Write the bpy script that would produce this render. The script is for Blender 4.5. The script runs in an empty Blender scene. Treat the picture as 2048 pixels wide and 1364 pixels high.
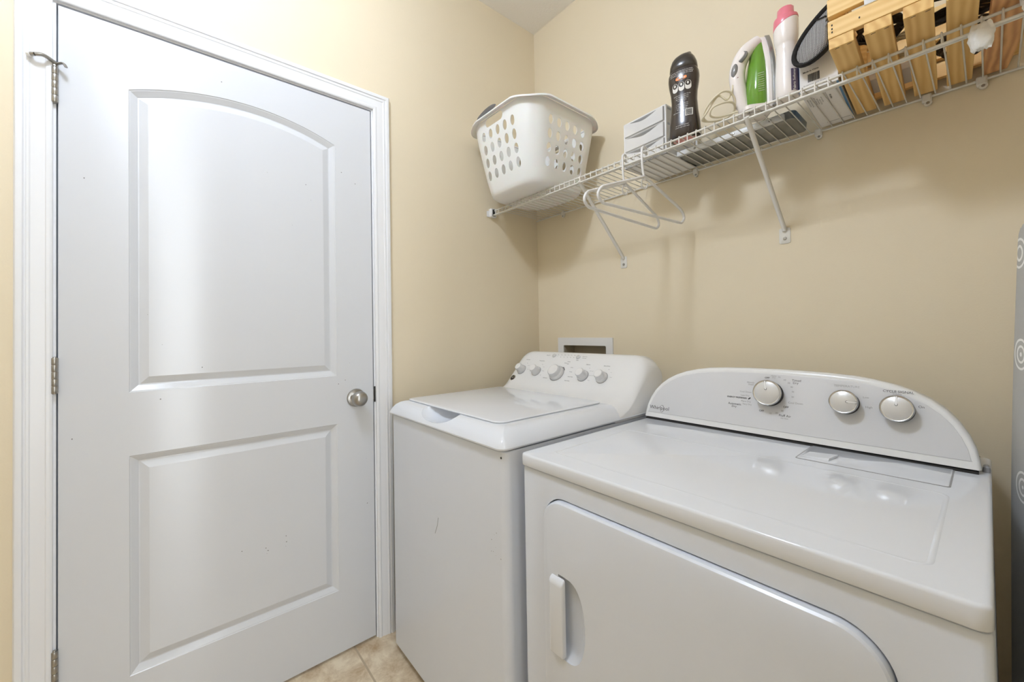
import bpy, bmesh, math, random
from mathutils import Vector, Matrix
from mathutils.geometry import tessellate_polygon
from math import sin, cos, pi, radians, sqrt
random.seed(7)
SC = bpy.context.scene
COL = SC.collection

# ------------------------------------------------------------------ camera, world, exposure
YAW, PIT, ROL = 0.87094, 0.015222, -0.016824
right0 = Vector((cos(YAW), sin(YAW), 0))
fwd = Vector((-sin(YAW)*cos(PIT), cos(YAW)*cos(PIT), sin(PIT)))
up0 = right0.cross(fwd)
rgt = right0*cos(ROL) + up0*sin(ROL)
upv = -right0*sin(ROL) + up0*cos(ROL)
cd = bpy.data.cameras.new('camera')
cam = bpy.data.objects.new('camera', cd)
COL.objects.link(cam)
M = Matrix((rgt, upv, -fwd)).transposed().to_4x4()
M.translation = Vector((1.5472, -1.4899, 1.1697))
cam.matrix_world = M
cd.sensor_width = 36.0
cd.lens = 804.35/2048*36.0
cd.shift_y = -(682-650.43)/2048
cd.clip_start = 0.01
SC.camera = cam

SC.view_settings.view_transform = 'Standard'
SC.view_settings.look = 'None'
SC.view_settings.gamma = 1
SC.view_settings.use_curve_mapping = False
SC.view_settings.exposure = 0.22
SC.cycles.use_denoising = True
SC.cycles.max_bounces = 10
SC.cycles.diffuse_bounces = 6

W = bpy.data.worlds.new('world'); SC.world = W
W.use_nodes = True
W.node_tree.nodes['Background'].inputs[0].default_value = (0.80, 0.88, 1.0, 1)
W.node_tree.nodes['Background'].inputs[1].default_value = 1.0

CEIL_LIGHT = (0.87, -1.63, 2.76)
LAMP_STRENGTH = 124.0
WINDOW_LIGHT_W = 18.0
HALL_FILL_W = 6.0

# ------------------------------------------------------------------ materials
def lin(c):
    return tuple(((v/255)/12.92 if v/255 <= 0.04045 else ((v/255+0.055)/1.055)**2.4) for v in c)

def mat(name, rgb, rough=0.5, metal=0.0, spec=0.5, coat=0.0, var=0.0, vscale=8.0, bump=0.0, bscale=200.0,
        trans=0.0, alpha=1.0, emit=None, estr=0.0, stretch=None, sss=0.0):
    m = bpy.data.materials.new(name); m.use_nodes = True
    nt = m.node_tree; b = nt.nodes['Principled BSDF']
    c = lin(rgb)
    b.inputs['Base Color'].default_value = (*c, 1)
    b.inputs['Roughness'].default_value = rough
    b.inputs['Metallic'].default_value = metal
    b.inputs['Specular IOR Level'].default_value = spec
    b.inputs['Coat Weight'].default_value = coat
    b.inputs['Coat Roughness'].default_value = 0.08
    b.inputs['Transmission Weight'].default_value = trans
    b.inputs['Alpha'].default_value = alpha
    if sss:
        b.inputs['Subsurface Weight'].default_value = sss
    if emit:
        b.inputs['Emission Color'].default_value = (*lin(emit), 1)
        b.inputs['Emission Strength'].default_value = estr
    tc = nt.nodes.new('ShaderNodeTexCoord')
    src = tc.outputs['Object']
    if stretch:
        mp = nt.nodes.new('ShaderNodeMapping'); mp.inputs['Scale'].default_value = stretch
        nt.links.new(src, mp.inputs[0]); src = mp.outputs[0]
    if var:
        n = nt.nodes.new('ShaderNodeTexNoise'); n.inputs['Scale'].default_value = vscale
        n.inputs['Detail'].default_value = 5
        nt.links.new(src, n.inputs['Vector'])
        mx = nt.nodes.new('ShaderNodeMix'); mx.data_type = 'RGBA'
        mx.inputs[6].default_value = (*[v*(1-var) for v in c], 1)
        mx.inputs[7].default_value = (*[min(1, v*(1+var)) for v in c], 1)
        nt.links.new(n.outputs['Fac'], mx.inputs[0])
        nt.links.new(mx.outputs[2], b.inputs['Base Color'])
    if bump:
        n2 = nt.nodes.new('ShaderNodeTexNoise'); n2.inputs['Scale'].default_value = bscale
        n2.inputs['Detail'].default_value = 3
        nt.links.new(src, n2.inputs['Vector'])
        bp = nt.nodes.new('ShaderNodeBump'); bp.inputs['Strength'].default_value = bump
        bp.inputs['Distance'].default_value = 0.002
        nt.links.new(n2.outputs['Fac'], bp.inputs['Height'])
        nt.links.new(bp.outputs['Normal'], b.inputs['Normal'])
    return m

def nodes(m):
    return m.node_tree, m.node_tree.nodes['Principled BSDF']

M_wall = mat('beige_wall_paint', (224, 212, 187), 0.55, spec=0.3, var=0.015, vscale=3, bump=0.12, bscale=260)
M_ceil = mat('ceiling_paint', (244, 243, 243), 0.8, bump=0.6, bscale=120)
M_door = mat('white_door_paint', (209, 212, 217), 0.25, spec=0.5, bump=0.0)
def vertical_sheen(m):
    # anisotropy stretches reflections up and down to imitate a tall light band
    nt, b = m.node_tree, m.node_tree.nodes['Principled BSDF']
    tg = nt.nodes.new('ShaderNodeTangent'); tg.direction_type = 'RADIAL'; tg.axis = 'Z'
    nt.links.new(tg.outputs[0], b.inputs['Tangent'])
    b.inputs['Anisotropic'].default_value = 1.0
    b.inputs['Anisotropic Rotation'].default_value = 0.25
vertical_sheen(M_door)
M_trim = mat('white_trim_paint', (228, 230, 234), 0.28, spec=0.5, bump=0.04, bscale=90)
M_enamel = mat('white_enamel', (222, 226, 233), 0.045, spec=0.55, bump=0.006, bscale=25, var=0.01)
M_enamel_side = mat('white_enamel_cabinet', (216, 221, 230), 0.26, spec=0.5, bump=0.03, bscale=30, var=0.01)
M_plastic = mat('white_plastic', (228, 228, 228), 0.3, bump=0.02, bscale=100)
M_console = mat('console_plastic', (230, 231, 232), 0.22, bump=0.02, bscale=100)
M_face = mat('silver_grey_faceplate', (212, 213, 216), 0.33, bump=0.08, bscale=900)
M_lgrey = mat('light_grey_print', (150, 150, 152), 0.5)
M_mgrey = mat('mid_grey_print', (108, 108, 112), 0.5)
M_dgrey = mat('dark_print', (52, 52, 56), 0.5)
M_fgrey = mat('faded_grey_print', (178, 178, 180), 0.5)
M_chrome = mat('satin_chrome', (198, 198, 198), 0.22, metal=0.9, bump=0.01)
M_knobcap = mat('knob_silver', (205, 205, 205), 0.28, metal=0.35, bump=0.03, bscale=700)
M_black = mat('black_plastic', (26, 25, 25), 0.4, bump=0.02)
M_skirt = mat('pale_silver_knob_skirt', (214, 215, 217), 0.2, metal=0.25, bump=0.02)
M_nickel = mat('satin_nickel', (168, 166, 162), 0.3, metal=0.95, bump=0.02, bscale=400, var=0.05)
M_wire = mat('white_vinyl_wire', (218, 216, 210), 0.4, bump=0.02)
M_basket = mat('white_basket_plastic', (234, 234, 234), 0.4, bump=0.05, bscale=60, sss=0.1)
M_dark = mat('dark_gap', (38, 37, 36), 0.7, bump=0.02)
M_galv = mat('galvanised_metal', (150, 152, 152), 0.35, metal=0.7, var=0.18, vscale=14, bump=0.04)
M_clear = mat('clear_plastic', (248, 248, 249), 0.12, trans=0.0, alpha=0.62, bump=0.05, bscale=30)
M_bottle = mat('black_bottle_plastic', (44, 34, 30), 0.2, spec=0.5, coat=0.3, bump=0.01)
M_bottlecap = mat('dark_brown_cap_plastic', (50, 45, 40), 0.22, coat=0.3, bump=0.01)
M_white = mat('white_ink', (228, 226, 222), 0.5)
M_orange = mat('orange_ink', (238, 140, 62), 0.5)
M_pinkink = mat('pink_label', (226, 160, 156), 0.5, var=0.1, vscale=60)
M_pink = mat('pink_cap_plastic', (222, 122, 140), 0.28, coat=0.2, bump=0.01)
M_gloss_white = mat('glossy_white_bottle', (234, 228, 226), 0.25, coat=0.2, bump=0.01)
M_green = mat('green_translucent_plastic', (118, 176, 52), 0.12, trans=0.35, coat=0.4, bump=0.03, bscale=20, var=0.1)
M_grey = mat('grey_plastic', (128, 128, 130), 0.25, coat=0.3, bump=0.01)
M_red = mat('dark_red_ink', (120, 30, 40), 0.4)
M_sole = mat('steel_soleplate', (176, 178, 180), 0.25, metal=0.8, bump=0.01)
M_cord = mat('cream_cord', (222, 214, 190), 0.5, bump=0.3, bscale=900)
M_card = mat('white_card', (228, 226, 224), 0.6, bump=0.03)
M_blue = mat('blue_card', (84, 134, 178), 0.5, bump=0.02)
M_binding = mat('black_fabric_binding', (24, 23, 24), 0.8, bump=0.5, bscale=800)
M_tape = mat('white_tissue', (236, 236, 234), 0.7, bump=0.4, bscale=150, alpha=0.92)
M_tag = mat('clear_white_tag', (230, 232, 235), 0.3, alpha=0.9)
M_content = mat('dark_cable_sheath', (48, 44, 42), 0.6, bump=0.1)
M_orangeclay = mat('terracotta_plastic', (214, 146, 104), 0.6, var=0.2, vscale=40)
M_redbrown = None
M_recess = mat('recess_plastic', (176, 166, 146), 0.6, bump=0.1, bscale=60)
M_lamp = mat('lamp_glass', (255, 246, 232), 0.4, emit=(225, 237, 255), estr=LAMP_STRENGTH)
M_lamp_low = mat('lamp_bottom_diffuser', (255, 250, 240), 0.4, emit=(225, 237, 255), estr=LAMP_STRENGTH*0.5)
M_glass = mat('window_glass', (255, 255, 255), 0.0, trans=1.0)

def wood_mat(name, c1, c2, knot=0.0, axis=(1, 1, 1)):
    m = mat(name, c1, 0.55, bump=0.12, bscale=120)
    nt, b = nodes(m)
    tc = nt.nodes.new('ShaderNodeTexCoord')
    mp = nt.nodes.new('ShaderNodeMapping'); mp.inputs['Scale'].default_value = axis
    nt.links.new(tc.outputs['Object'], mp.inputs[0])
    w = nt.nodes.new('ShaderNodeTexWave'); w.wave_type = 'RINGS'; w.rings_direction = 'Y' if axis[1] < axis[0] else 'X'
    w.inputs['Scale'].default_value = 22; w.inputs['Distortion'].default_value = 5
    w.inputs['Detail'].default_value = 3; w.inputs['Detail Scale'].default_value = 1.2
    nt.links.new(mp.outputs[0], w.inputs['Vector'])
    n = nt.nodes.new('ShaderNodeTexNoise'); n.inputs['Scale'].default_value = 14
    nt.links.new(mp.outputs[0], n.inputs['Vector'])
    r = nt.nodes.new('ShaderNodeMath'); r.operation = 'MULTIPLY'
    nt.links.new(w.outputs['Fac'], r.inputs[0]); nt.links.new(n.outputs['Fac'], r.inputs[1])
    mx = nt.nodes.new('ShaderNodeMix'); mx.data_type = 'RGBA'
    mx.inputs[6].default_value = (*lin(c1), 1); mx.inputs[7].default_value = (*lin(c2), 1)
    nt.links.new(r.outputs[0], mx.inputs[0]); nt.links.new(mx.outputs[2], b.inputs['Base Color'])
    return m

M_wood = wood_mat('pine_wood', (232, 196, 128), (196, 142, 74), axis=(1, 0.12, 1))
M_woodx = wood_mat('pine_wood_board', (240, 206, 142), (214, 168, 98), axis=(0.12, 1, 1))
M_redwood = wood_mat('reddish_knotty_wood', (226, 176, 122), (150, 88, 60), axis=(1, 0.25, 1))

# floor tile
def tile_mat():
    m = mat('beige_stone_tile', (206, 188, 158), 0.4, bump=0.1, bscale=40)
    nt, b = nodes(m)
    tc = nt.nodes.new('ShaderNodeTexCoord')
    mp = nt.nodes.new('ShaderNodeMapping'); mp.inputs['Location'].default_value = (0.04, 0.055, 0)
    nt.links.new(tc.outputs['Object'], mp.inputs[0])
    br = nt.nodes.new('ShaderNodeTexBrick')
    br.offset = 0.0; br.squash = 1.0
    br.inputs['Scale'].default_value = 1.0
    br.inputs['Brick Width'].default_value = 0.46
    br.inputs['Row Height'].default_value = 0.46
    br.inputs['Mortar Size'].default_value = 0.0035
    br.inputs['Mortar Smooth'].default_value = 0.1
    br.inputs['Color1'].default_value = (1, 1, 1, 1); br.inputs['Color2'].default_value = (.9, .9, .9, 1)
    br.inputs['Mortar'].default_value = (0, 0, 0, 1)
    nt.links.new(mp.outputs[0], br.inputs['Vector'])
    n = nt.nodes.new('ShaderNodeTexNoise'); n.inputs['Scale'].default_value = 13; n.inputs['Detail'].default_value = 12
    n.inputs['Roughness'].default_value = 0.72; n.inputs['Distortion'].default_value = 0.25
    nt.links.new(tc.outputs['Object'], n.inputs['Vector'])
    cr = nt.nodes.new('ShaderNodeValToRGB')
    cr.color_ramp.elements[0].position = 0.32; cr.color_ramp.elements[0].color = (*lin((176, 148, 112)), 1)
    cr.color_ramp.elements[1].position = 0.62; cr.color_ramp.elements[1].color = (*lin((228, 214, 188)), 1)
    nt.links.new(n.outputs['Fac'], cr.inputs[0])
    mx = nt.nodes.new('ShaderNodeMix'); mx.data_type = 'RGBA'
    mx.inputs[7].default_value = (*lin((178, 160, 134)), 1)
    nt.links.new(cr.outputs[0], mx.inputs[6]); nt.links.new(br.outputs['Fac'], mx.inputs[0])
    nt.links.new(mx.outputs[2], b.inputs['Base Color'])
    return m
M_tile = tile_mat()

def mesh_fabric():
    m = mat('black_white_mesh', (150, 150, 150), 0.6, bump=0.0)
    nt, b = nodes(m)
    tc = nt.nodes.new('ShaderNodeTexCoord')
    w1 = nt.nodes.new('ShaderNodeTexWave'); w1.bands_direction = 'Z'; w1.inputs['Scale'].default_value = 150
    w2 = nt.nodes.new('ShaderNodeTexWave'); w2.bands_direction = 'X'; w2.inputs['Scale'].default_value = 110
    for w in (w1, w2):
        nt.links.new(tc.outputs['Object'], w.inputs['Vector'])
    mm = nt.nodes.new('ShaderNodeMath'); mm.operation = 'MULTIPLY'
    nt.links.new(w1.outputs['Fac'], mm.inputs[0]); nt.links.new(w2.outputs['Fac'], mm.inputs[1])
    cr = nt.nodes.new('ShaderNodeValToRGB')
    cr.color_ramp.elements[0].position = 0.18; cr.color_ramp.elements[0].color = (0.012, 0.012, 0.012, 1)
    cr.color_ramp.elements[1].position = 0.32; cr.color_ramp.elements[1].color = (0.62, 0.62, 0.62, 1)
    nt.links.new(mm.outputs[0], cr.inputs[0]); nt.links.new(cr.outputs[0], b.inputs['Base Color'])
    return m
M_mesh = mesh_fabric()

def board_fabric():
    m = mat('grey_ring_print_fabric', (150, 150, 148), 0.75, bump=0.15, bscale=500)
    nt, b = nodes(m)
    tc = nt.nodes.new('ShaderNodeTexCoord')
    v = nt.nodes.new('ShaderNodeTexVoronoi'); v.inputs['Scale'].default_value = 11; v.inputs['Randomness'].default_value = 0.75
    nt.links.new(tc.outputs['Object'], v.inputs['Vector'])
    m1 = nt.nodes.new('ShaderNodeMath'); m1.operation = 'MULTIPLY'; m1.inputs[1].default_value = 46
    m2 = nt.nodes.new('ShaderNodeMath'); m2.operation = 'SINE'
    nt.links.new(v.outputs['Distance'], m1.inputs[0]); nt.links.new(m1.outputs[0], m2.inputs[0])
    lt = nt.nodes.new('ShaderNodeMath'); lt.operation = 'LESS_THAN'; lt.inputs[1].default_value = 0.40
    nt.links.new(v.outputs['Distance'], lt.inputs[0])
    gt = nt.nodes.new('ShaderNodeMath'); gt.operation = 'GREATER_THAN'; gt.inputs[1].default_value = 0.45
    nt.links.new(m2.outputs[0], gt.inputs[0])
    mm = nt.nodes.new('ShaderNodeMath'); mm.operation = 'MULTIPLY'
    nt.links.new(lt.outputs[0], mm.inputs[0]); nt.links.new(gt.outputs[0], mm.inputs[1])
    mx = nt.nodes.new('ShaderNodeMix'); mx.data_type = 'RGBA'
    mx.inputs[6].default_value = (*lin((184, 184, 182)), 1); mx.inputs[7].default_value = (*lin((244, 244, 242)), 1)
    nt.links.new(mm.outputs[0], mx.inputs[0]); nt.links.new(mx.outputs[2], b.inputs['Base Color'])
    return m
M_board = board_fabric()

# ------------------------------------------------------------------ mesh helpers
def origin(o):
    while o.parent is not None:
        o = o.parent
    return o.location.copy()

def mk(name, bm, m, parent=None, smooth=35, local=False):
    """link bm as one mesh object; world-space geometry is moved into the parent's space"""
    bmesh.ops.recalc_face_normals(bm, faces=bm.faces[:]) if not getattr(mk, 'keep', False) else None
    me = bpy.data.meshes.new(name)
    if parent is not None and not local:
        bmesh.ops.translate(bm, vec=-origin(parent), verts=bm.verts[:])
    bm.to_mesh(me); bm.free()
    o = bpy.data.objects.new(name, me)
    COL.objects.link(o)
    for mm in (m if isinstance(m, (list, tuple)) else [m]):
        me.materials.append(mm)
    if smooth:
        for p in me.polygons:
            p.use_smooth = True
        me.set_sharp_from_angle(angle=radians(smooth))
    if parent is not None:
        o.parent = parent
    return o

def tag(o, label=None, cat=None, group=None, kind=None):
    if label: o['label'] = label
    if cat: o['category'] = cat
    if group: o['group'] = group
    if kind: o['kind'] = kind
    return o

def empty(name, loc, label, cat, group=None):
    o = bpy.data.objects.new(name, None)
    o.empty_display_size = 0.05
    COL.objects.link(o); o.location = loc
    return tag(o, label, cat, group)

def struct(o, label, cat='structure'):
    return tag(o, label, cat, kind='structure')

def box(bm, x0, x1, y0, y1, z0, z1, bev=0.0, seg=2, mi=0):
    r = bmesh.ops.create_cube(bm, size=1.0)
    vs = r['verts']
    for v in vs:
        v.co = Vector(((x0+x1)/2 + v.co.x*(x1-x0), (y0+y1)/2 + v.co.y*(y1-y0), (z0+z1)/2 + v.co.z*(z1-z0)))
    fs = set(f for v in vs for f in v.link_faces)
    for f in fs: f.material_index = mi
    if bev:
        es = set(e for v in vs for e in v.link_edges)
        r2 = bmesh.ops.bevel(bm, geom=list(es), offset=bev, segments=seg, affect='EDGES', profile=0.5)
        for f in r2['faces']: f.material_index = mi
        return r2['verts']
    return vs

def ring_stack(bm, rings, cap0=True, cap1=True, mi=0):
    """rings: list of equal-length point lists; faces between consecutive rings"""
    vr = [[bm.verts.new(p) for p in r] for r in rings]
    n = len(vr[0])
    for a, b in zip(vr, vr[1:]):
        for i in range(n):
            f = bm.faces.new((a[i], a[(i+1) % n], b[(i+1) % n], b[i])); f.material_index = mi
    if cap0:
        f = bm.faces.new(vr[0][::-1]); f.material_index = mi
    if cap1:
        f = bm.faces.new(vr[-1]); f.material_index = mi
    return vr

def rrect(x0, x1, y0, y1, r, n=6):
    """rounded rectangle outline in 2D, counter-clockwise"""
    r = max(1e-5, min(r, (x1-x0)/2-1e-5, (y1-y0)/2-1e-5))
    pts = []
    for cx, cy, a0 in ((x1-r, y0+r, -pi/2), (x1-r, y1-r, 0), (x0+r, y1-r, pi/2), (x0+r, y0+r, pi)):
        for k in range(n+1):
            a = a0 + pi/2*k/n
            pts.append((cx+r*cos(a), cy+r*sin(a)))
    return pts

def slab(bm, x0, x1, y0, y1, levels, r, n=6, mi=0, axis='z', cap0=True, cap1=True):
    """stack of rounded rectangles; levels = [(height, inset)]; axis z: rect in xy; axis y: rect in xz with height=y"""
    rings = []
    for h, ins in levels:
        pts = rrect(x0+ins, x1-ins, y0+ins, y1-ins, max(0.001, r-ins), n)
        if axis == 'z':
            rings.append([(a, b, h) for a, b in pts])
        elif axis == 'y':
            rings.append([(a, h, b) for a, b in pts])
        else:
            rings.append([(h, a, b) for a, b in pts])
    return ring_stack(bm, rings, cap0, cap1, mi)

def tube(bm, pts, r, n=8, closed=False, mi=0, flat=1.0):
    """tube along a polyline with parallel-transport frame"""
    P = [Vector(p) for p in pts]
    m = len(P)
    rs = r if isinstance(r, (list, tuple)) else [r]*m
    T = []
    for i in range(m):
        if closed:
            t = (P[(i+1) % m]-P[i-1])
        else:
            t = P[min(i+1, m-1)]-P[max(i-1, 0)]
        T.append(t.normalized())
    a = Vector((0, 0, 1)) if abs(T[0].z) < 0.9 else Vector((1, 0, 0))
    u = T[0].cross(a).normalized()
    rings = []
    for i in range(m):
        if i:
            u = (u - T[i]*u.dot(T[i]))
            u = u.normalized() if u.length > 1e-9 else T[i].cross(Vector((1, 0, 0))).normalized()
        v = T[i].cross(u)
        rings.append([P[i] + (u*cos(2*pi*k/n) + v*sin(2*pi*k/n)*flat)*rs[i] for k in range(n)])
    vr = [[bm.verts.new(p) for p in rr] for rr in rings]
    for a_, b_ in zip(vr, vr[1:] + ([vr[0]] if closed else [])):
        for k in range(n):
            f = bm.faces.new((a_[k], a_[(k+1) % n], b_[(k+1) % n], b_[k])); f.material_index = mi
    if not closed:
        bm.faces.new(vr[0][::-1]).material_index = mi
        bm.faces.new(vr[-1]).material_index = mi

def lathe(bm, prof, n=32, frame=None, mi=0, ell=1.0):
    """profile [(radius, height)] turned about the frame's z axis"""
    F = frame or Matrix.Identity(4)
    rings = []
    for r, h in prof:
        rings.append([F @ Vector((max(r, 1e-5)*cos(2*pi*k/n), max(r, 1e-5)*ell*sin(2*pi*k/n), h)) for k in range(n)])
    return ring_stack(bm, rings, True, True, mi)

def frame(o, x, z):
    """matrix with origin o, x axis x, z axis z"""
    z = Vector(z).normalized(); x = Vector(x); x = (x - z*x.dot(z)).normalized(); y = z.cross(x)
    m = Matrix((x, y, z)).transposed().to_4x4(); m.translation = Vector(o)
    return m

def smooth_path(pts, k=6, closed=False):
    """Catmull-Rom through pts"""
    P = [Vector(p) for p in pts]; n = len(P); out = []
    segs = n if closed else n-1
    for i in range(segs):
        if closed:
            p0, p1, p2, p3 = P[i-1], P[i], P[(i+1) % n], P[(i+2) % n]
        else:
            p0, p1, p2, p3 = P[max(i-1, 0)], P[i], P[i+1], P[min(i+2, n-1)]
        for j in range(k):
            t = j/k
            out.append(0.5*((2*p1) + (p2-p0)*t + (2*p0-5*p1+4*p2-p3)*t*t + (3*p1-p0-3*p2+p3)*t**3))
    if not closed: out.append(P[-1])
    return out

def round_corners(pts, r, k=5, closed=False):
    P = [Vector(p) for p in pts]; n = len(P); out = []
    for i in range(n):
        if not closed and i in (0, n-1):
            out.append(P[i]); continue
        a = P[i-1]-P[i]; b = P[(i+1) % n]-P[i]
        rr = min(r, a.length*0.49, b.length*0.49)
        A = P[i]+a.normalized()*rr; B = P[i]+b.normalized()*rr
        for j in range(k+1):
            t = j/k
            out.append(A*(1-t)**2 + P[i]*2*t*(1-t) + B*t*t)
    return out

def boolean(o, cutter_bm, op='DIFFERENCE'):
    me = bpy.data.meshes.new('cut'); bmesh.ops.recalc_face_normals(cutter_bm, faces=cutter_bm.faces[:])
    cutter_bm.to_mesh(me); cutter_bm.free()
    c = bpy.data.objects.new('cut', me); COL.objects.link(c)
    c.matrix_world = Matrix.Translation(origin(o)) if o.parent else Matrix.Identity(4)
    if o.parent:
        for v in me.vertices: v.co -= origin(o)
    md = o.modifiers.new('b', 'BOOLEAN'); md.object = c; md.operation = op; md.solver = 'EXACT'
    bpy.context.view_layer.update()
    dg = bpy.context.evaluated_depsgraph_get()
    nm = bpy.data.meshes.new_from_object(o.evaluated_get(dg))
    o.modifiers.clear()
    old = o.data; o.data = nm; bpy.data.meshes.remove(old)
    bpy.data.objects.remove(c); bpy.data.meshes.remove(me)
    return o

_tc = {}
def text_geo(s, bold=False):
    if (s, bold) in _tc: return _tc[(s, bold)]
    cu = bpy.data.curves.new('t', 'FONT'); cu.body = s; cu.align_x = 'CENTER'; cu.align_y = 'CENTER'
    cu.resolution_u = 2; cu.size = 1.0
    if bold: cu.offset = 0.015
    ob = bpy.data.objects.new('t', cu); COL.objects.link(ob)
    bpy.context.view_layer.update()
    me = bpy.data.meshes.new_from_object(ob.evaluated_get(bpy.context.evaluated_depsgraph_get()))
    vs = [v.co.copy() for v in me.vertices]; fs = [tuple(p.vertices) for p in me.polygons]
    bpy.data.objects.remove(ob); bpy.data.curves.remove(cu); bpy.data.meshes.remove(me)
    _tc[(s, bold)] = (vs, fs)
    return vs, fs

def text(bm, s, F, size, mi=0, bold=False, stretch=1.0, warp=None):
    vs, fs = text_geo(s, bold)
    nv = []
    for v in vs:
        p = Vector((v.x*size*stretch, v.y*size, 0))
        nv.append(bm.verts.new(warp(p) if warp else F @ p))
    for f in fs:
        try:
            bm.faces.new([nv[i] for i in f]).material_index = mi
        except ValueError:
            pass

def mk_flat(name, bm, m, parent=None):
    """thin print: solid keeps its own normals"""
    mk.keep = True
    o = mk(name, bm, m, parent, smooth=0)
    mk.keep = False
    return o

# ------------------------------------------------------------------ room shell
XR, YF, H = 1.76, -2.75, 2.764
bm = bmesh.new(); box(bm, -0.14, 3.3, -3.2, 0.14, -0.05, 0.0)
struct(mk('floor', bm, M_tile, smooth=0), 'beige stone-look tile floor in front of the washer', 'floor')
bm = bmesh.new(); box(bm, -0.14, 3.3, -3.2, 0.14, H, H+0.05)
struct(mk('ceiling', bm, M_ceil, smooth=0), 'pale ceiling above the corner', 'ceiling')

# left wall: opening for the door
bm = bmesh.new()
DY0, DY1, DZ = -1.726, -0.888, 2.050   # casing inner edges
box(bm, -0.12, 0, -3.2, DY0-0.02, 0, H)
box(bm, -0.12, 0, DY1+0.02, 0.0, 0, H)
box(bm, -0.12, 0, DY0-0.02, DY1+0.02, DZ+0.02, H)
struct(mk('wall_left', bm, M_wall, smooth=0), 'beige painted wall around the white door', 'wall')
# back wall with recess for the washer outlet box
bm = bmesh.new()
RX0, RX1, RZ0, RZ1 = 0.178, 0.438, 0.93, 1.098
box(bm, -0.12, RX0, 0, 0.12, 0, H); box(bm, RX1, XR+0.12, 0, 0.12, 0, H)
box(bm, RX0, RX1, 0, 0.12, 0, RZ0); box(bm, RX0, RX1, 0, 0.12, RZ1, H)
struct(mk('wall_back', bm, M_wall, smooth=0), 'beige painted wall behind the washer and dryer', 'wall')
# right wall with the doorway the room is entered by
OY0, OY1 = -2.10, -1.12
bm = bmesh.new()
box(bm, XR, XR+0.12, OY1, 0, 0, H); box(bm, XR, XR+0.12, YF, OY0, 0, H); box(bm, XR, XR+0.12, OY0, OY1, 2.46, H)
struct(mk('wall_right', bm, M_wall, smooth=0), 'beige painted wall with the open doorway', 'wall')
bm = bmesh.new(); box(bm, 0, XR+0.12, YF-0.12, YF, 0, H)
struct(mk('wall_front', bm, M_wall, smooth=0), 'beige painted wall opposite the shelf', 'wall')
bm = bmesh.new()
HX = 3.1
WY0, WY1, WZ0, WZ1 = -1.59, -1.30, 0.04, 2.62  # added window opening, sized for the light band on the door
box(bm, HX, HX+0.1, -3.2, WY0, 0, H); box(bm, HX, HX+0.1, WY1, 0.1, 0, H)
box(bm, HX, HX+0.1, WY0, WY1, WZ1, H); box(bm, HX, HX+0.1, WY0, WY1, 0, WZ0)
box(bm, XR+0.12, HX, 0.0, 0.1, 0, H); box(bm, XR+0.12, HX, -3.2, -3.1, 0, H)
struct(mk('wall_hall', bm, M_wall, smooth=0), 'beige hallway walls outside the doorway', 'wall')
bm = bmesh.new()
for a, b, c, d in ((WY0-0.05, WY0, WZ0, WZ1+0.05), (WY1, WY1+0.05, WZ0, WZ1+0.05), (WY0, WY1, WZ1, WZ1+0.05)):
    box(bm, HX-0.02, HX+0.1, a, b, c, d, 0.004)
struct(mk('added_window_1', bm, M_trim, smooth=0), 'white frame of an unseen hallway window, added to reflect in the door', 'window')

def sweep_u(bm, yl, yr, zt, prof, x0=0.0, z0=0.0, mirror=1):
    """mitred U-shaped casing around an opening in an x = const wall; profile = (outward, thickness)"""
    rings = []
    for c in range(4):
        ring = []
        for o, t in prof:
            y = yl-o if c < 2 else yr+o
            z = z0 if c in (0, 3) else zt+o
            ring.append((x0+mirror*t, y, z))
        rings.append(ring)
    ring_stack(bm, rings)
CAS = [(0, 0), (0, .0085), (.002, .0105), (.006, .012), (.010, .012), (.0125, .0095), (.016, .0098), (.024, .012), (.036, .0135),
       (.0385, .0155), (.042, .0162), (.0445, .0142), (.0465, .0142), (.049, .018), (.057, .0185), (.060, .0175), (.0635, .013), (.0635, 0)]
bm = bmesh.new(); sweep_u(bm, DY0, DY1, DZ, CAS)
struct(mk('trim_1', bm, M_trim, smooth=25), 'white moulded casing around the two-panel door', 'trim')
bm = bmesh.new(); sweep_u(bm, DY0+0.005, DY1-0.0055, DZ-0.0035, [(0, -0.12), (0, 0.0), (.025, 0.0), (.025, -0.12)])
box(bm, -0.055, -0.040, DY0, DY0+0.02, 0, DZ); box(bm, -0.055, -0.040, DY1-0.02, DY1, 0, DZ); box(bm, -0.055, -0.04, DY0, DY1, DZ-0.02, DZ)
jamb = struct(mk('trim_2', bm, M_trim, smooth=0), 'white door jamb inside the casing', 'trim')
bm = bmesh.new(); box(bm, -0.0005, 0.0012, DY1-0.0065, DY1-0.0005, 0.905, 0.965, 0.0005)
mk('strike_plate', bm, M_dark, jamb)
bm = bmesh.new(); sweep_u(bm, OY0, OY1, 2.46, CAS, x0=XR, mirror=-1)
struct(mk('trim_3', bm, M_trim, smooth=25), 'white casing around the open doorway', 'trim')
BP = [(0, 0), (0.012, 0), (0.013, 0.06), (0.010, 0.075), (0.006, 0.088), (0, 0.09)]
def basebd(name, a, b, nrm, label):
    bm = bmesh.new()
    ring_stack(bm, [[(p[0]+nrm[0]*t, p[1]+nrm[1]*t, h) for t, h in BP] for p in (a, b)])
    struct(mk(name, bm, M_trim, smooth=0), label, 'baseboard')
basebd('baseboard_left', (0, DY1+0.0635), (0, 0), (1, 0), 'white baseboard beside the washer')
basebd('baseboard_back', (0, 0), (XR, 0), (0, -1), 'white baseboard behind the appliances')
basebd('baseboard_right', (XR, OY1+0.0635), (XR, 0), (-1, 0), 'white baseboard behind the ironing board')

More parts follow.
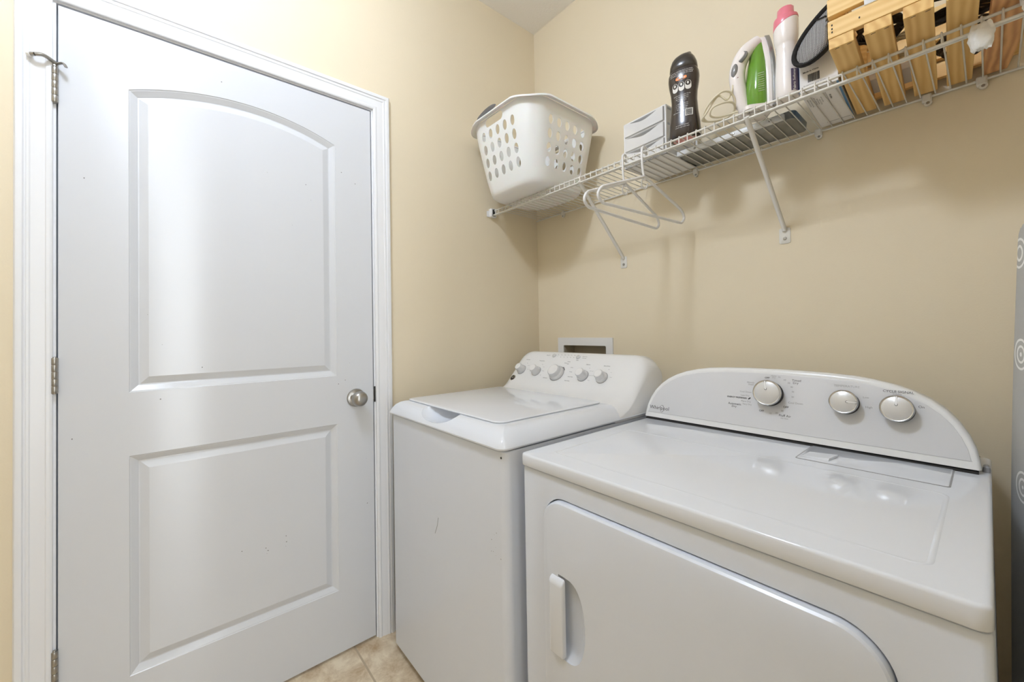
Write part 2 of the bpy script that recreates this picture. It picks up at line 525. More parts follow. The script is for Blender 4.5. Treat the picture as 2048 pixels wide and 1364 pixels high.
# ------------------------------------------------------------------ door_1
Y0, Y1, Z0, Z1 = -1.7175, -0.8975, 0.011, 2.041
def arch_outline(y0, y1, z0, zs, zp, d, n=48):
    w = (y1-y0)/2; yc = (y0+y1)/2
    if zp - zs < 1e-4:
        pts = [(y0+d, z0+d), (y1-d, z0+d)]
        for k in range(n+1):
            pts.append((y1-d-(2*w-2*d)*k/n, zs-d))
        return pts
    h = zp-zs; Rr = (w*w+h*h)/(2*h); cz = zp-Rr; r = Rr-d; ww = w-d
    a1 = math.asin(ww/r)
    pts = [(y0+d, z0+d), (y1-d, z0+d)]
    for k in range(n+1):
        a = a1-2*a1*k/n
        pts.append((yc+r*sin(a), cz+r*cos(a)))
    return pts
bm = bmesh.new()
outer = [(Y0, Z0), (Y1, Z0), (Y1, Z1), (Y0, Z1)]
panels = [(-1.585, -1.031, 1.017, 1.869, 1.926), (-1.585, -1.031, 0.236, 0.841, 0.841)]
outl = [arch_outline(*p, 0.0) for p in panels]
loops = [[Vector((0, a, b)) for a, b in outer]] + [[Vector((0, a, b)) for a, b in o] for o in outl]
allp = [v for l in loops for v in l]
tv = [bm.verts.new(v) for v in allp]
for t in tessellate_polygon(loops):
    bm.faces.new([tv[i] for i in t])
off = 4
for p, o in zip(panels, outl):
    prev = tv[off:off+len(o)]; off += len(o)
    for d, x in ((.0015, -.0018), (.004, -.0026), (.017, -.0110), (.0185, -.0122), (.0215, -.0122), (.039, -.0045), (.0415, -.0036)):
        ring = [bm.verts.new((x, a, b)) for a, b in arch_outline(*p, d)]
        for i in range(len(o)):
            bm.faces.new((prev[i], prev[(i+1) % len(o)], ring[(i+1) % len(o)], ring[i]))
        prev = ring
    bm.faces.new(prev)
bv = [bm.verts.new((-0.035, a, b)) for a, b in outer]
for i in range(4):
    bm.faces.new((tv[i], tv[(i+1) % 4], bv[(i+1) % 4], bv[i]))
bm.faces.new(bv)
door = struct(mk('door_1', bm, M_door, smooth=0), 'white two-panel door with arched top panel and round nickel knob', 'door')
# knob
F = frame((0, -0.964, 0.930), (0, 1, 0), (1, 0, 0))
bm = bmesh.new()
lathe(bm, [(0, 0), (.033, 0), (.0335, .003), (.031, .007), (.018, .009), (.0130, .012), (.0125, .020), (.016, .0235), (.0225, .0275), (.0268, .034),
           (.0282, .042), (.0272, .050), (.0240, .0565), (.0185, .0612), (.011, .0640), (.005, .0648), (0, .065)], 40, F)
mk('door_knob', bm, M_nickel, door)
bm = bmesh.new(); box(bm, -0.03, -0.001, Y1-0.0005, Y1+0.003, 0.915, 0.955)
mk('latch', bm, M_nickel, door)
for i, zc in enumerate((1.826, 1.076, 0.335)):
    bm = bmesh.new()
    for k in range(5):
        z = zc-0.0455+k*0.0183
        lathe(bm, [(0, 0), (.0062, 0.0002), (.0067, .001), (.0067, .0168), (.0062, .0177), (0, .0178)], 16, Matrix.Translation((0.0065, -1.7225, z)))
    lathe(bm, [(0, 0), (.0045, 0), (.004, .093), (.003, .095), (0, .095)], 12, Matrix.Translation((0.0065, -1.7225, zc-0.047)))
    box(bm, -0.004, 0.0015, -1.7295, -1.7165, zc-0.0445, zc+0.0445, 0.0005)
    hg = mk('hinge', bm, M_nickel, door)
    if i == 0:
        bm = bmesh.new()
        zt = zc+0.049
        tube(bm, smooth_path([(0.0065, -1.7225, zt-.002), (0.008, -1.7225, zt+.008), (0.028, -1.738, zt+.010), (0.030, -1.752, zt+.006)], 5), [.0055]*6+[.0045]*10, 10)
        tube(bm, smooth_path([(0.0065, -1.7225, zt+.004), (0.022, -1.706, zt+.006), (0.026, -1.700, zt-.004)], 5), .0042, 10, flat=0.6)
        lathe(bm, [(0, 0), (.0045, .0), (.0045, .01), (0, .011)], 12, frame((0.030, -1.752, zt+.006), (0, 0, 1), (-0.6, -0.8, 0)))
        mk('door_stop', bm, M_nickel, hg)
        bm = bmesh.new(); lathe(bm, [(0, 0), (.0065, 0), (.007, .004), (.006, .007), (0, .008)], 14, frame((0.0245, -1.7595, zt+.006), (0, 0, 1), (-0.6, -0.8, 0)))
        mk('bumper', bm, M_plastic, hg)

for i, (yy, zz) in enumerate([(-1.515, 1.148), (-1.423, 1.076), (-1.519, 0.991), (-0.985, 1.062), (-1.002, 0.999), (-1.026, 0.987), (-0.927, 0.694), (-1.693, 0.908), (-0.925, 0.523), (-1.546, 1.235), (-1.259, 0.47), (-1.253, 0.46), (-1.256, 0.451), (-1.2, 0.49), (-1.199, 0.47), (-1.201, 0.456), (-1.325, 0.483), (-1.371, 1.974), (-1.247, 1.717), (-1.129, 1.702), (-0.958, 1.742), (-1.173, 1.551), (-1.671, 1.598), (-1.008, 1.774), (-1.113, 1.65)]):
    bm = bmesh.new(); lathe(bm, [(0, 0), ((.0010, .0014, .0019)[i % 3], 0), (0, .0004)], 7, frame((-.0034 if -1.54 < yy < -1.075 and (zz > 1.04 and zz < 1.84 or .26 < zz < .81) else .0001, yy, zz), (0, 1, 0), (1, 0, 0)), ell=(.6, 1.3, .9)[i % 3])
    mk('paint_speck', bm, M_grey, door)

# ------------------------------------------------------------------ ceiling light (out of frame, lights the room)
t = empty('ceiling_light', CEIL_LIGHT, 'round drum ceiling light with white glass side', 'ceiling light')
bm = bmesh.new(); lathe(bm, [(0, 0), (.17, 0), (.17, -.02), (.155, -.028), (0, -.028)], 40, Matrix.Translation(CEIL_LIGHT))
mk('base', bm, M_nickel, t)
bm = bmesh.new(); lathe(bm, [(0, -.028), (.11, -.028), (.11, -.125), (0, -.1251)], 48, Matrix.Translation(CEIL_LIGHT))
mk('glass_drum', bm, M_lamp, t)
bm = bmesh.new(); lathe(bm, [(0, -.126), (.112, -.126), (.112, -.130), (.106, -.132), (0, -.132)], 48, Matrix.Translation(CEIL_LIGHT))
mk('bottom_plate', bm, M_lamp_low, t)
al = bpy.data.lights.new('added_window_light', 'AREA'); al.shape = 'RECTANGLE'; al.size = WY1-WY0; al.size_y = WZ1-WZ0  # lamp added behind the window opening to throw the door's light band
al.energy = WINDOW_LIGHT_W; al.color = (0.93, 0.97, 1.0)
ao = bpy.data.objects.new('added_window_light', al); COL.objects.link(ao)
ao.location = (HX+0.12, (WY0+WY1)/2, (WZ0+WZ1)/2); ao.rotation_euler = (0, radians(90), 0)
ao.rotation_euler = Matrix((Vector((0, 1, 0)), Vector((0, 0, 1)), Vector((1, 0, 0)))).transposed().to_euler()
hl = bpy.data.lights.new('hall_fill_light', 'AREA'); hl.shape = 'DISK'; hl.size = 0.35; hl.energy = HALL_FILL_W; hl.color = (0.82, 0.92, 1.0)  # unseen fill lamp, added to brighten the room through the doorway
ho = bpy.data.objects.new('hall_fill_light', hl); COL.objects.link(ho); ho.location = (2.5, -1.5, 2.7)

# ------------------------------------------------------------------ washing machine outlet box
t = empty('outlet_box', (0.308, 0, 0.90), 'white recessed laundry outlet box frame in the wall behind the washer', 'outlet box')
bm = bmesh.new()
def ring_frame(bm, x0, x1, z0, z1, a, y0, y1):
    o = rrect(x0, x1, z0, z1, .004, 3); i = rrect(x0+a, x1-a, z0+a, z1-a, .006, 3)
    L = [[(p[0], y0, p[1]) for p in o], [(p[0], y1, p[1]) for p in o], [(p[0], y1, p[1]) for p in i], [(p[0], y0, p[1]) for p in i]]
    vr = ring_stack(bm, L, False, False)
    n = len(o)
    for k in range(n):
        bm.faces.new((vr[3][k], vr[3][(k+1) % n], vr[0][(k+1) % n], vr[0][k]))
ring_frame(bm, 0.143, 0.473, 0.895, 1.134, 0.037, -0.0002, -0.006)
mk('trim_frame', bm, M_plastic, t, smooth=0)
bm = bmesh.new()
box(bm, RX0+.001, RX1-.001, 0.075, 0.08, RZ0, RZ1); box(bm, RX0, RX0+.002, 0, 0.08, RZ0, RZ1); box(bm, RX1-.002, RX1, 0, .08, RZ0, RZ1)
box(bm, RX0, RX1, 0, .08, RZ1-.002, RZ1); box(bm, RX0, RX1, 0, .08, RZ0, RZ0+.002)
mk('recess_box', bm, M_recess, t, smooth=0)
for xx in (0.24, 0.37):
    bm = bmesh.new(); lathe(bm, [(0, 0), (.012, 0), (.012, .03), (.018, .032), (.018, .042), (0, .043)], 16, Matrix.Translation((xx, 0.035, RZ0+.002)))
    mk('valve', bm, M_nickel, t)

# ------------------------------------------------------------------ washing machine
WX0, WX1 = 0.096, 0.776
wm = empty('washing_machine', (0.436, -0.5, 0), 'white top-load washing machine with five round knobs, beside the door', 'washing machine')
bm = bmesh.new()
slab(bm, WX0+.003, WX1-.003, -0.868, -0.13, [(0.03, .004), (0.034, 0), (0.868, 0), (0.871, .003)], 0.022, 8)
mk('cabinet', bm, M_enamel_side, wm)
for a in (WX0+.05, WX1-.05):
    for b in (-0.82, -0.18):
        bm = bmesh.new(); lathe(bm, [(0, 0), (.02, 0), (.02, .008), (.012, .012), (.008, .032), (0, .032)], 16, Matrix.Translation((a, b, 0)))
        mk('foot', bm, M_black, wm)
bm = bmesh.new()
slab(bm, WX0, WX1, -0.880, -0.125, [(0.8745, .003), (0.876, .0005), (0.880, -.0005), (0.887, .003), (0.897, .011), (0.907, .022), (0.915, .034), (0.9195, .047), (0.921, .061)], 0.024, 10)
tc_ = mk('top_cover', bm, M_enamel, wm, smooth=50)
bm = bmesh.new()
# grip pocket: a scooped cutter at the middle of the front edge
bmesh.ops.create_uvsphere(bm, u_segments=32, v_segments=16, radius=1.0)
for v in bm.verts: v.co = Vector((0.412 + v.co.x*0.102, -0.846 + v.co.y*0.067, 0.922 + v.co.z*0.036))
boolean(tc_, bm)
for p in tc_.data.polygons: p.use_smooth = True
tc_.data.set_sharp_from_angle(angle=radians(35))
bm = bmesh.new()
slab(bm, 0.138, 0.697, -0.825, -0.375, [(0.921, .0025), (0.922, 0), (0.9245, 0), (0.9258, .0015), (0.9263, .005)], 0.03, 8)
mk('lid', bm, M_enamel, wm)
# control panel
PROF = [(-.415, .917), (-.385, .9195), (-.355, .926), (-.325, .941), (-.300, .965), (-.275, .9955), (-.25, 1.0268), (-.228, 1.054), (-.216, 1.066), (-.204, 1.0725), (-.19, 1.0745), (-.15, 1.071), (-.125, 1.05), (-.12, .915)]
def cover_z(e):
    L = ((-.0005, .880), (.003, .887), (.011, .897), (.022, .907), (.034, .915), (.047, .9195), (.061, .921))
    for (a, b), (c, d_) in zip(L, L[1:]):
        if e <= c: return b+(d_-b)*(max(e, a)-a)/(c-a)
    return .921
secs = []
L0, L1 = 0.096, 0.775
def drop(t):
    w = 0.075
    t = min(1, t/w)
    return 1-sqrt(max(0, 1-(1-t)**2))
ts = [0, .003, .008, .015, .024, .036, .05, .065, .08]
xs = [L0+t_ for t_ in ts] + [0.3, 0.45, 0.6] + [L1-t_ for t_ in ts[::-1]]
for x in xs:
    d = drop(min(x-L0, L1-x))
    hb = cover_z(min(x-WX0, WX1-x))-.004
    ring = []
    for y, z in PROF:
        hh = (z-.917)/.158
        zz = hb + (z-.917)/.1575*(.917+.1575*(1-.36*d)-hb)
        yy = y - 0.02*d*(1-hh)
        ring.append((x, yy, zz))
    ring.append((x, -.12, hb-.006)); ring.append((x, -.415, hb-.006))
    secs.append(ring)
bm = bmesh.new(); ring_stack(bm, secs)
mk('control_panel', bm, M_console, wm, smooth=40)
sl = Vector((0, 1, 1.235)).normalized()
nW = Vector((0, -1.235, 1)).normalized()
def WF(x, z, lift=0.0004):
    y = -.30+(z-.965)/1.235
    return frame(Vector((x, y, z))+nW*lift, (1, 0, 0), nW)
for i, (x, z, r) in enumerate(((.170, .994, .0175), (.268, .993, .0175), (.390, .992, .027), (.529, .992, .0185), (.619, .992, .0185))):
    F = WF(x, z, 0)
    bm = bmesh.new()
    R2 = r*1.25
    lathe(bm, [(0, 0), (R2, 0), (R2, .006), (R2*.97, .009), (r*1.08, .012), (r*1.02, .014), (r, .026), (r*.96, .029), (r*.9, .0305), (0, .0305)], 40, F)
    k = mk('knob', bm, M_skirt, wm)
    k['label'] = 'large main dial' if i == 2 else 'small round dial'
    bm = bmesh.new(); lathe(bm, [(0, .0306), (r*.86, .0306), (r*.8, .0318), (0, .0322)], 36, F)
    mk('knob_cap', bm, M_plastic, k)
    bm = bmesh.new()
    n = 40
    for j in range(n):
        a0, a1 = 2*pi*j/n, 2*pi*(j+1)/n
        bm.faces.new([bm.verts.new(F @ Vector((rr*cos(a), rr*sin(a), .0003))) for rr, a in ((R2*1.02, a0), (R2*1.07, a0), (R2*1.07, a1), (R2*1.02, a1))])
    mk_flat('dial_ring', bm, M_grey, k)
for x, z in ((.3245, 1.0605), (.4605, 1.0595)):
    bm = bmesh.new(); lathe(bm, [(0, 0), (.0095, 0), (.009, .0035), (.007, .005), (0, .0052)], 24, WF(x, z, 0))
    mk('button', bm, M_skirt, wm)
bm = bmesh.new(); lathe(bm, [(0, 0), (.0155, 0), (.015, .0018), (.0125, .0022), (0, .0022)], 32, WF(.142, .958, 0))
eb = mk('emblem', bm, M_chrome, wm)
bm = bmesh.new(); lathe(bm, [(0, .0022), (.0118, .0022), (.0116, .0027), (0, .0028)], 32, WF(.142, .958, 0))
mk('emblem_face', bm, M_dark, eb)
bm = bmesh.new()
lathe(bm, [(0, 0), (.0098, 0), (.0098, .0001), (.0090, .0001), (0, .0001)], 24, WF(.142, .958, .0028))
bm.free(); bm = bmesh.new()
text(bm, 'GE', WF(.142, .958, .0031), .011, 0, True)
mk_flat('emblem_letters', bm, M_chrome, eb)
LEG = {}
def D(s, x, z, sz=.0062, mi=0, b=True):
    # one legend per dial, one per indicator row
    if z > 1.044: key = ('row', min((.289, .39, .48), key=lambda c: abs(c-x)))
    elif z < .949: key = ('mark', 0)
    else: key = ('dial', min((.177, .268, .41, .537, .629), key=lambda c: abs(c-x)))
    text(LEG.setdefault(key, bmesh.new()), s, WF(x, z), sz, mi, b)
D('Soil Level', .177, 1.038); D('Temperature', .268, 1.037); D('Cycles', .424, 1.040); D('Options', .529, 1.034); D('Extra Rinse', .619, 1.033)
D('Deep Fill', .289, 1.061, .0058); D('Start', .464, 1.0475, .006); D('Hold to Start', .494, 1.0625, .0045); D('Lid Locked', .4945, 1.0565, .0045)
D('OFF', .4246, 1.031, .006); D('Whites', .411, 1.034, .0055)
for s, x, z in (('Colors', .4545, 1.019), ('Towels', .459, 1.003), ('Speed Wash', .469, .985), ('Rinse & Spin', .462, .970), ('Drain & Spin', .436, .9605),
                ('Delicates', .395, .9555), ('Casual', .367, .9615), ('Bulky Items', .338, .972)):
    D(s, x, z, .0052)
for k, x in enumerate((.346, .366, .385, .404, .421, .439)):
    D('.' if k else '-', x, 1.0605, .02 if k else .01); D(('Fill', 'Soak', 'Wash', 'Rinse', 'Spin', 'Done')[k], x, 1.0655, .004)
for (xc, zc, items) in ((.170, .994, ('Light', 'Normal', 'Heavy')), (.268, .993, ('Cold', 'Cool', 'Warm', 'Hot')), (.529, .992, ('Off', 'Stain Soak', 'Power Rinse', 'Delay')), (.619, .992, ('Off', 'On', 'Auto'))):
    for j, s in enumerate(items):
        a = radians(72-32*j)
        D(s, xc+.034*cos(a)+.004, zc+.031*sin(a), .0042, 0, False)
D('HE', .634, .945, .007, 0, False)
for (kd, _), b_ in LEG.items():
    mk_flat('indicator_legend' if kd == 'row' else 'efficiency_mark' if kd == 'mark' else 'dial_legend', b_, M_mgrey, wm)
bm = bmesh.new()
for a0 in range(30, 62, 11):
    box_pts = []
    F = WF(.390, .992)
    bm.faces.new([bm.verts.new(F @ Vector((rr*cos(radians(a)), rr*sin(radians(a)), .0002))) for rr, a in ((.0365, a0), (.040, a0), (.040, a0+9), (.0365, a0+9))])
mk_flat('dial_mark', bm, M_dgrey, wm)
bm = bmesh.new(); lathe(bm, [(0, 0), (.0028, 0), (.0028, .001), (0, .001)], 12, frame((.757, -.867, .855), (1, 0, 0), (0, -1, 0)))
mk('screw_hole', bm, M_dark, wm)
bm = bmesh.new()
for k in range(9):
    x = random.uniform(.705, .752); z = random.uniform(.60, .665)
    lathe(bm, [(0, 0), (random.uniform(.0008, .0022), 0), (0, .0004)], 7, frame((x, -.8683, z), (1, 0, 0), (0, -1, 0)), ell=random.uniform(.5, 1.4))
tube(bm, [(.42, -.8682, .545), (.435, -.8682, .575), (.441, -.8682, .600)], .0008, 5)
mk('scuff_mark', bm, M_lgrey, wm)

# ------------------------------------------------------------------ dryer
DX0, DX1 = 0.803, 1.5435
dr = empty('clothes_dryer', (1.173, -0.48, 0), 'white front-load clothes dryer with arched control panel and three silver knobs', 'dryer')
bm = bmesh.new()
slab(bm, DX0+.001, DX1-.001, -0.838, -0.12, [(0.02, .003), (0.023, 0), (0.8385, 0), (0.8415, .0012), (0.8425, .004)], 0.010, 6)
cb = mk('cabinet', bm, M_enamel_side, dr)
bm = bmesh.new()
slab(bm, 0.8775, 1.4695, 0.197, 0.7985, [(-0.90, 0), (-0.8375, 0), (-0.818, .002)], 0.062, 12, axis='y')
boolean(cb, bm)
for p in cb.data.polygons: p.use_smooth = True
cb.data.set_sharp_from_angle(angle=radians(35))
for a in (DX0+.05, DX1-.05):
    for b in (-0.79, -0.17):
        bm = bmesh.new(); lathe(bm, [(0, 0), (.02, 0), (.02, .008), (.01, .012), (.008, .022), (0, .022)], 16, Matrix.Translation((a, b, 0)))
        mk('foot', bm, M_black, dr)
bm = bmesh.new()
slab(bm, DX0, DX1, -0.845, -0.12, [(0.8455, .004), (0.8465, .001), (0.8480, 0), (0.8690, 0), (0.8722, .0009), (0.8740, .003), (0.8745, .0055)], 0.014, 6)
tp = mk('top_panel', bm, M_enamel, dr, smooth=40)
bm = bmesh.new()
# embossed shallow line round the work surface
o = rrect(0.855, 1.497, -0.79, -0.462, .02, 5); vr = []
for d, h in ((0, .8744), (.002, .8752), (.005, .8752), (.007, .8744)):
    pts = rrect(0.855+d, 1.497-d, -0.79+d, -0.462-d, .02-d, 5)
    vr.append([(a, b, h) for a, b in pts])
ring_stack(bm, vr, False, False)
mk('embossed_border', bm, M_enamel, dr, smooth=60)
# lint screen lid
bm = bmesh.new()
slab(bm, 1.2575, 1.4955, -0.4205, -0.255, [(0.8744, 0), (0.8752, .0)], 0.006, 4)
mk('lint_lid_gap', bm, M_lgrey, dr)
bm = bmesh.new()
slab(bm, 1.260, 1.493, -0.418, -0.256, [(0.8746, 0), (0.8756, .0), (0.8762, .0015)], 0.005, 4)
ll = mk('lint_screen_lid', bm, M_enamel, dr)
bm = bmesh.new()
v = [(1.262, -.405, .8764), (1.315, -.405, .8764), (1.322, -.352, .8764), (1.268, -.352, .8764)]
ring_stack(bm, [[(a, b, c) for a, b, c in v], [(1.266, -.400, .8776), (1.316, -.400, .8815), (1.322, -.356, .8815), (1.270, -.356, .8776)]])
mk('finger_tab', bm, M_enamel, ll, smooth=0)
# control panel: arched body, tilted back
half = [(0, .178), (.06, .1775), (.12, .1755), (.17, .172), (.205, .1665), (.24, .158), (.27, .1465), (.298, .131), (.320, .113), (.338, .092), (.351, .069), (.360, .045), (.3645, .022), (.366, .006)]
XC = 1.165
def dpt(dx, h, depth=0.0):
    """point on the tilted face: h above the dryer top"""
    return Vector((XC+dx, -.290+.24*h+depth, .8765+h))
def arch(s, hs, depth, base=0.0):
    pts = [(dx*s, base+(h-base)*hs if h > base else h) for dx, h in half]
    full = [(-a, b) for a, b in pts[::-1]] + pts[1:]
    return [dpt(a, b, depth) for a, b in full]
def arch2(ins, depth):
    pts = []
    full = [(-a, b) for a, b in half[::-1]] + half[1:]
    for a, b in full:
        k = 1-ins/.366; kh = 1-ins/.178
        pts.append((a*k, .003+(b-.003)*kh))
    return [dpt(a, b, depth) for a, b in pts]
def arch3(d, depth, h0):
    """inset outline with flat bottom at h0"""
    full = [(-a, b) for a, b in half[::-1]] + half[1:]
    out = []
    n = len(full)
    for i, (a, b) in enumerate(full):
        p0 = full[max(0, i-1)]; p1 = full[min(n-1, i+1)]
        tx, tz = p1[0]-p0[0], p1[1]-p0[1]; L = math.hypot(tx, tz)
        nx, nz = tz/L, -tx/L
        out.append((a+nx*d, b+nz*d))
    q = []
    for a, b in out:
        q.append((a, max(b, h0)))
    return [dpt(a, b, depth) for a, b in q]
bm = bmesh.new()
rings = [[Vector((p.x, -.135, p.z)) for p in arch2(0.012, 0)], [Vector((p.x, -.20, p.z)) for p in arch2(0.006, 0)], arch2(0.0, .022), arch2(0.0, .008), arch2(.0015, .003), arch2(.004, .0005), arch2(.008, 0)]
ring_stack(bm, rings)
cp = mk('control_panel', bm, M_console, dr, smooth=40)
bm = bmesh.new()
ring_stack(bm, [arch3(.011, .0005, .020), arch3(.012, -.0012, .021), arch3(.0135, -.0015, .022)])
mk('faceplate', bm, M_face, cp, smooth=40)
bm = bmesh.new(); box(bm, XC-.36, XC+.362, -.289, -.14, .8742, .8795)
mk('base_gap', bm, M_dark, dr, smooth=0)
nD = Vector((0, -1, .24)).normalized()
def DF(x, z, lift=.0018):
    h = z-.872
    return frame(Vector((x, -.290+.24*(z-.8765), z))+nD*lift, (1, 0, 0), nD)
for x, z, r, ang in ((1.163, .990, .0335, 100), (1.322, .9855, .0275, 0), (1.413, .982, .0285, 90)):
    F = DF(x, z, .001)
    bm = bmesh.new(); lathe(bm, [(0, 0), (r*.93, 0), (r*.97, .004), (r*.95, .018), (r*.93, .024), (0, .024)], 48, F)
    kb = mk('knob', bm, M_dark, dr)
    kb['label'] = 'large timer dial' if r > .03 else 'smaller dial'
    bm = bmesh.new(); lathe(bm, [(0, .0235), (r*.96, .0235), (r, .0240), (r*1.01, .0255), (r*.99, .0278), (r*.94, .029), (r*.89, .0285), (0, .0285)], 56, F)
    mk('knob_rim', bm, M_chrome, kb)
    bm = bmesh.new(); lathe(bm, [(0, .0284), (r*.87, .0284), (r*.865, .0292), (r*.6, .0312), (r*.3, .0322), (r*.1, .0325), (0, .0325)], 56, F)
    mk('knob_cap', bm, M_knobcap, kb)
    bm = bmesh.new()
    a = radians(ang); R_ = Matrix.Rotation(a, 4, 'Z')
    pts = rrect(r*.22, r*.92, -r*.055, r*.055, r*.05, 4)
    hh = lambda q: .0325-.0045*(q/(r))**2
    ring_stack(bm, [[F @ (R_ @ Vector((p[0], p[1], hh(p[0])-.0012))) for p in pts], [F @ (R_ @ Vector((p[0], p[1], hh(p[0])+.0012))) for p in pts]])
    mk('knob_pointer', bm, M_plastic, kb)
    bm = bmesh.new()
    pts = rrect(r*.17, r*.95, -r*.095, r*.095, r*.09, 4)
    ring_stack(bm, [[F @ (R_ @ Vector((p[0], p[1], hh(p[0])-.0012))) for p in pts], [F @ (R_ @ Vector((p[0], p[1], hh(p[0])+.0003))) for p in pts]])
    mk('pointer_edge', bm, M_grey, kb)
def dtext(name, items, m):
    # one legend part per dial
    L = {}
    for s, x, z, sz, b in items:
        k = min((1.163, 1.322, 1.413), key=lambda c: abs(c-x))
        text(L.setdefault(k, bmesh.new()), s, DF(x, z), sz, 0, b)
    for k in L:
        mk_flat(name, L[k], m, cp)
dtext('dark_lettering', [('OFF', 1.154, 1.0310, .0066, True), ('ENERGY PREFERRED', 1.0815, .9715, .0058, True), ('Automatic', 1.0765, .9535, .0082, False), ('Dry', 1.0755, .9465, .0082, False),
      ('OFF', 1.145, .9435, .0068, True), ('OFF', 1.2010, .9600, .0068, True), ('Fluff Air', 1.1995, .9378, .0084, False), ('Timed', 1.2215, 1.0290, .0078, False), ('Dry', 1.2200, 1.0225, .0078, False),
      ('CYCLE SIGNAL', 1.4125, 1.0200, .0076, False), ('On', 1.4490, .9920, .0075, False)], M_dgrey)
dtext('grey_lettering', [('Heavy', 1.1695, 1.0375, .005, False), ('Dry', 1.170, 1.0330, .005, False), ('70', 1.1825, 1.0345, .0058, False), ('60', 1.1955, 1.0285, .0058, False), ('50', 1.2050, 1.0215, .0058, False),
      ('40', 1.2115, 1.0118, .0058, False), ('30', 1.2145, 1.0000, .0058, False), ('20', 1.2145, .9870, .0058, False), ('Cool Down', 1.2215, .9722, .0068, False), ('30', 1.1930, .9495, .0062, False),
      ('20', 1.1805, .9425, .0062, False), ('10', 1.1660, .9395, .0062, False), ('No Heat', 1.1990, .9312, .0048, False), ('Very Dry', 1.1085, .9560, .0062, False), ('More Dry', 1.1050, .9635, .0062, False),
      ('Less Dry', 1.1020, .9793, .0062, False), ('Cool Down', 1.1030, .9890, .0062, False), ('Wrinkle', 1.1140, 1.0155, .0056, False), ('Shield', 1.1150, 1.0100, .0056, False),
      ('Low', 1.3585, 1.0020, .0062, False), ('High', 1.3640, .9805, .0068, False), ('Volume', 1.4110, 1.0145, .0048, False), ('Off', 1.4190, 1.0090, .006, False)], M_lgrey)
dtext('faded_lettering', [('TEMPERATURE', 1.3230, 1.0240, .0074, False)], M_fgrey)
# leaf mark
bm = bmesh.new(); F = DF(1.1135, .9722)
n = 10
bm.faces.new([bm.verts.new(F @ Vector((.0042*cos(2*pi*k/n)*cos(.7)-.0018*sin(2*pi*k/n)*sin(.7), .0042*cos(2*pi*k/n)*sin(.7)+.0018*sin(2*pi*k/n)*cos(.7), 0))) for k in range(n)])
mk_flat('leaf_mark', bm, M_dgrey, cp)
bm = bmesh.new()
text(bm, 'Whirlpool', DF(.850, .9125), .0165, 0, False, .98)
F = DF(.8595, .9125, .0019)
for k in range(16):
    a0 = -2.3+4.6*k/16; a1 = -2.3+4.6*(k+1)/16
    w0 = .0005+.0009*sin(pi*k/16); w1 = .0005+.0009*sin(pi*(k+1)/16)
    def ep(a, dr): return F @ Vector(((.0062+dr)*cos(a)-.001, (.0105+dr)*sin(a)-.001, 0))
    bm.faces.new([bm.verts.new(q) for q in (ep(a0, 0), ep(a0, w0), ep(a1, w1), ep(a1, 0))])
mk_flat('brand_lettering', bm, M_dgrey, cp)
# right end of panel: small dark hinge bracket behind
bm = bmesh.new(); slab(bm, 1.531, 1.5425, -.262, -.238, [(.8745, .0), (.884, .001), (.887, .004)], .005, 4)
mk('end_cap', bm, M_lgrey, dr)
# door
bm = bmesh.new()
slab(bm, 0.8805, 1.4665, 0.200, 0.7955, [(-0.820, .0), (-0.838, 0), (-0.846, .001), (-0.8495, .004), (-0.851, .009)], 0.059, 14, axis='y')
dd = mk('door', bm, M_enamel_side, dr)
bm = bmesh.new()
# finger scoop: half-moon recess right of the grip bar
pts = []
n = 20
zc_, hz = .552, .088
pl = [(0.930, zc_-hz)] + [(0.948+.055*(max(0.0, cos(-pi/2+pi*k/n))**.7), zc_+hz*sin(-pi/2+pi*k/n)) for k in range(n+1)] + [(0.930, zc_+hz)]
def scl(f, y): return [((.948+(a-.948)*(f if a > .948 else 1)), y, zc_+(b-zc_)*(1-(1-f)*.35)) for a, b in pl]
ring_stack(bm, [scl(1.06, -.90), scl(1.0, -.8505), scl(.93, -.847), scl(.70, -.8385), scl(.35, -.833), scl(.05, -.832)])
boolean(dd, bm)
for p in dd.data.polygons: p.use_smooth = True
dd.data.set_sharp_from_angle(angle=radians(30))
bm = bmesh.new()
slab(bm, .909, .949, .468, .634, [(-.850, 0), (-.8565, 0), (-.8595, .0015), (-.861, .005)], .005, 5, axis='y')
for v in bm.verts:
    if v.co.z > .60 and v.co.y < -.853: v.co.z -= (-.853-v.co.y)*1.2
mk('handle', bm, M_enamel, dd)
bm = bmesh.new(); lathe(bm, [(0, 0), (.0032, 0), (.0035, .001), (0, .0016)], 9, frame((1.171, -.846, .7915), (1, 0, 0), (0, -1, .3)), ell=.6)
mk('paint_chip', bm, M_dark, dr)

# ------------------------------------------------------------------ wire shelf
SZ = 1.757
SX1 = XR-.004
ws = empty('wire_shelf', (0.88, -0.15, SZ), 'long white wire shelf with braces fixed to the wall above the washer and dryer', 'shelf')
bm = bmesh.new()
x = 1.5765 - .0262*int((1.5765-.02)/.0262)
while x < SX1:
    tube(bm, round_corners([(x, -.004, SZ-.0005), (x, -.3055, SZ+.0005), (x, -.3055, SZ-.025)], .004, 3), .00165, 6)
    x += .0262
mk('deck_wires', bm, M_wire, ws, smooth=60)
for nm, y, z, r in (('back_rail', -.0065, SZ-.0045, .0031), ('front_rail', -.3015, SZ-.0045, .0031), ('lip_rail', -.3085, SZ-.0265, .0031), ('lip_rail', -.3015, SZ-.0270, .0028)):
    bm = bmesh.new(); tube(bm, [(.006, y, z), (SX1, y, z)], r, 10)
    mk(nm, bm, M_wire, ws, smooth=60)
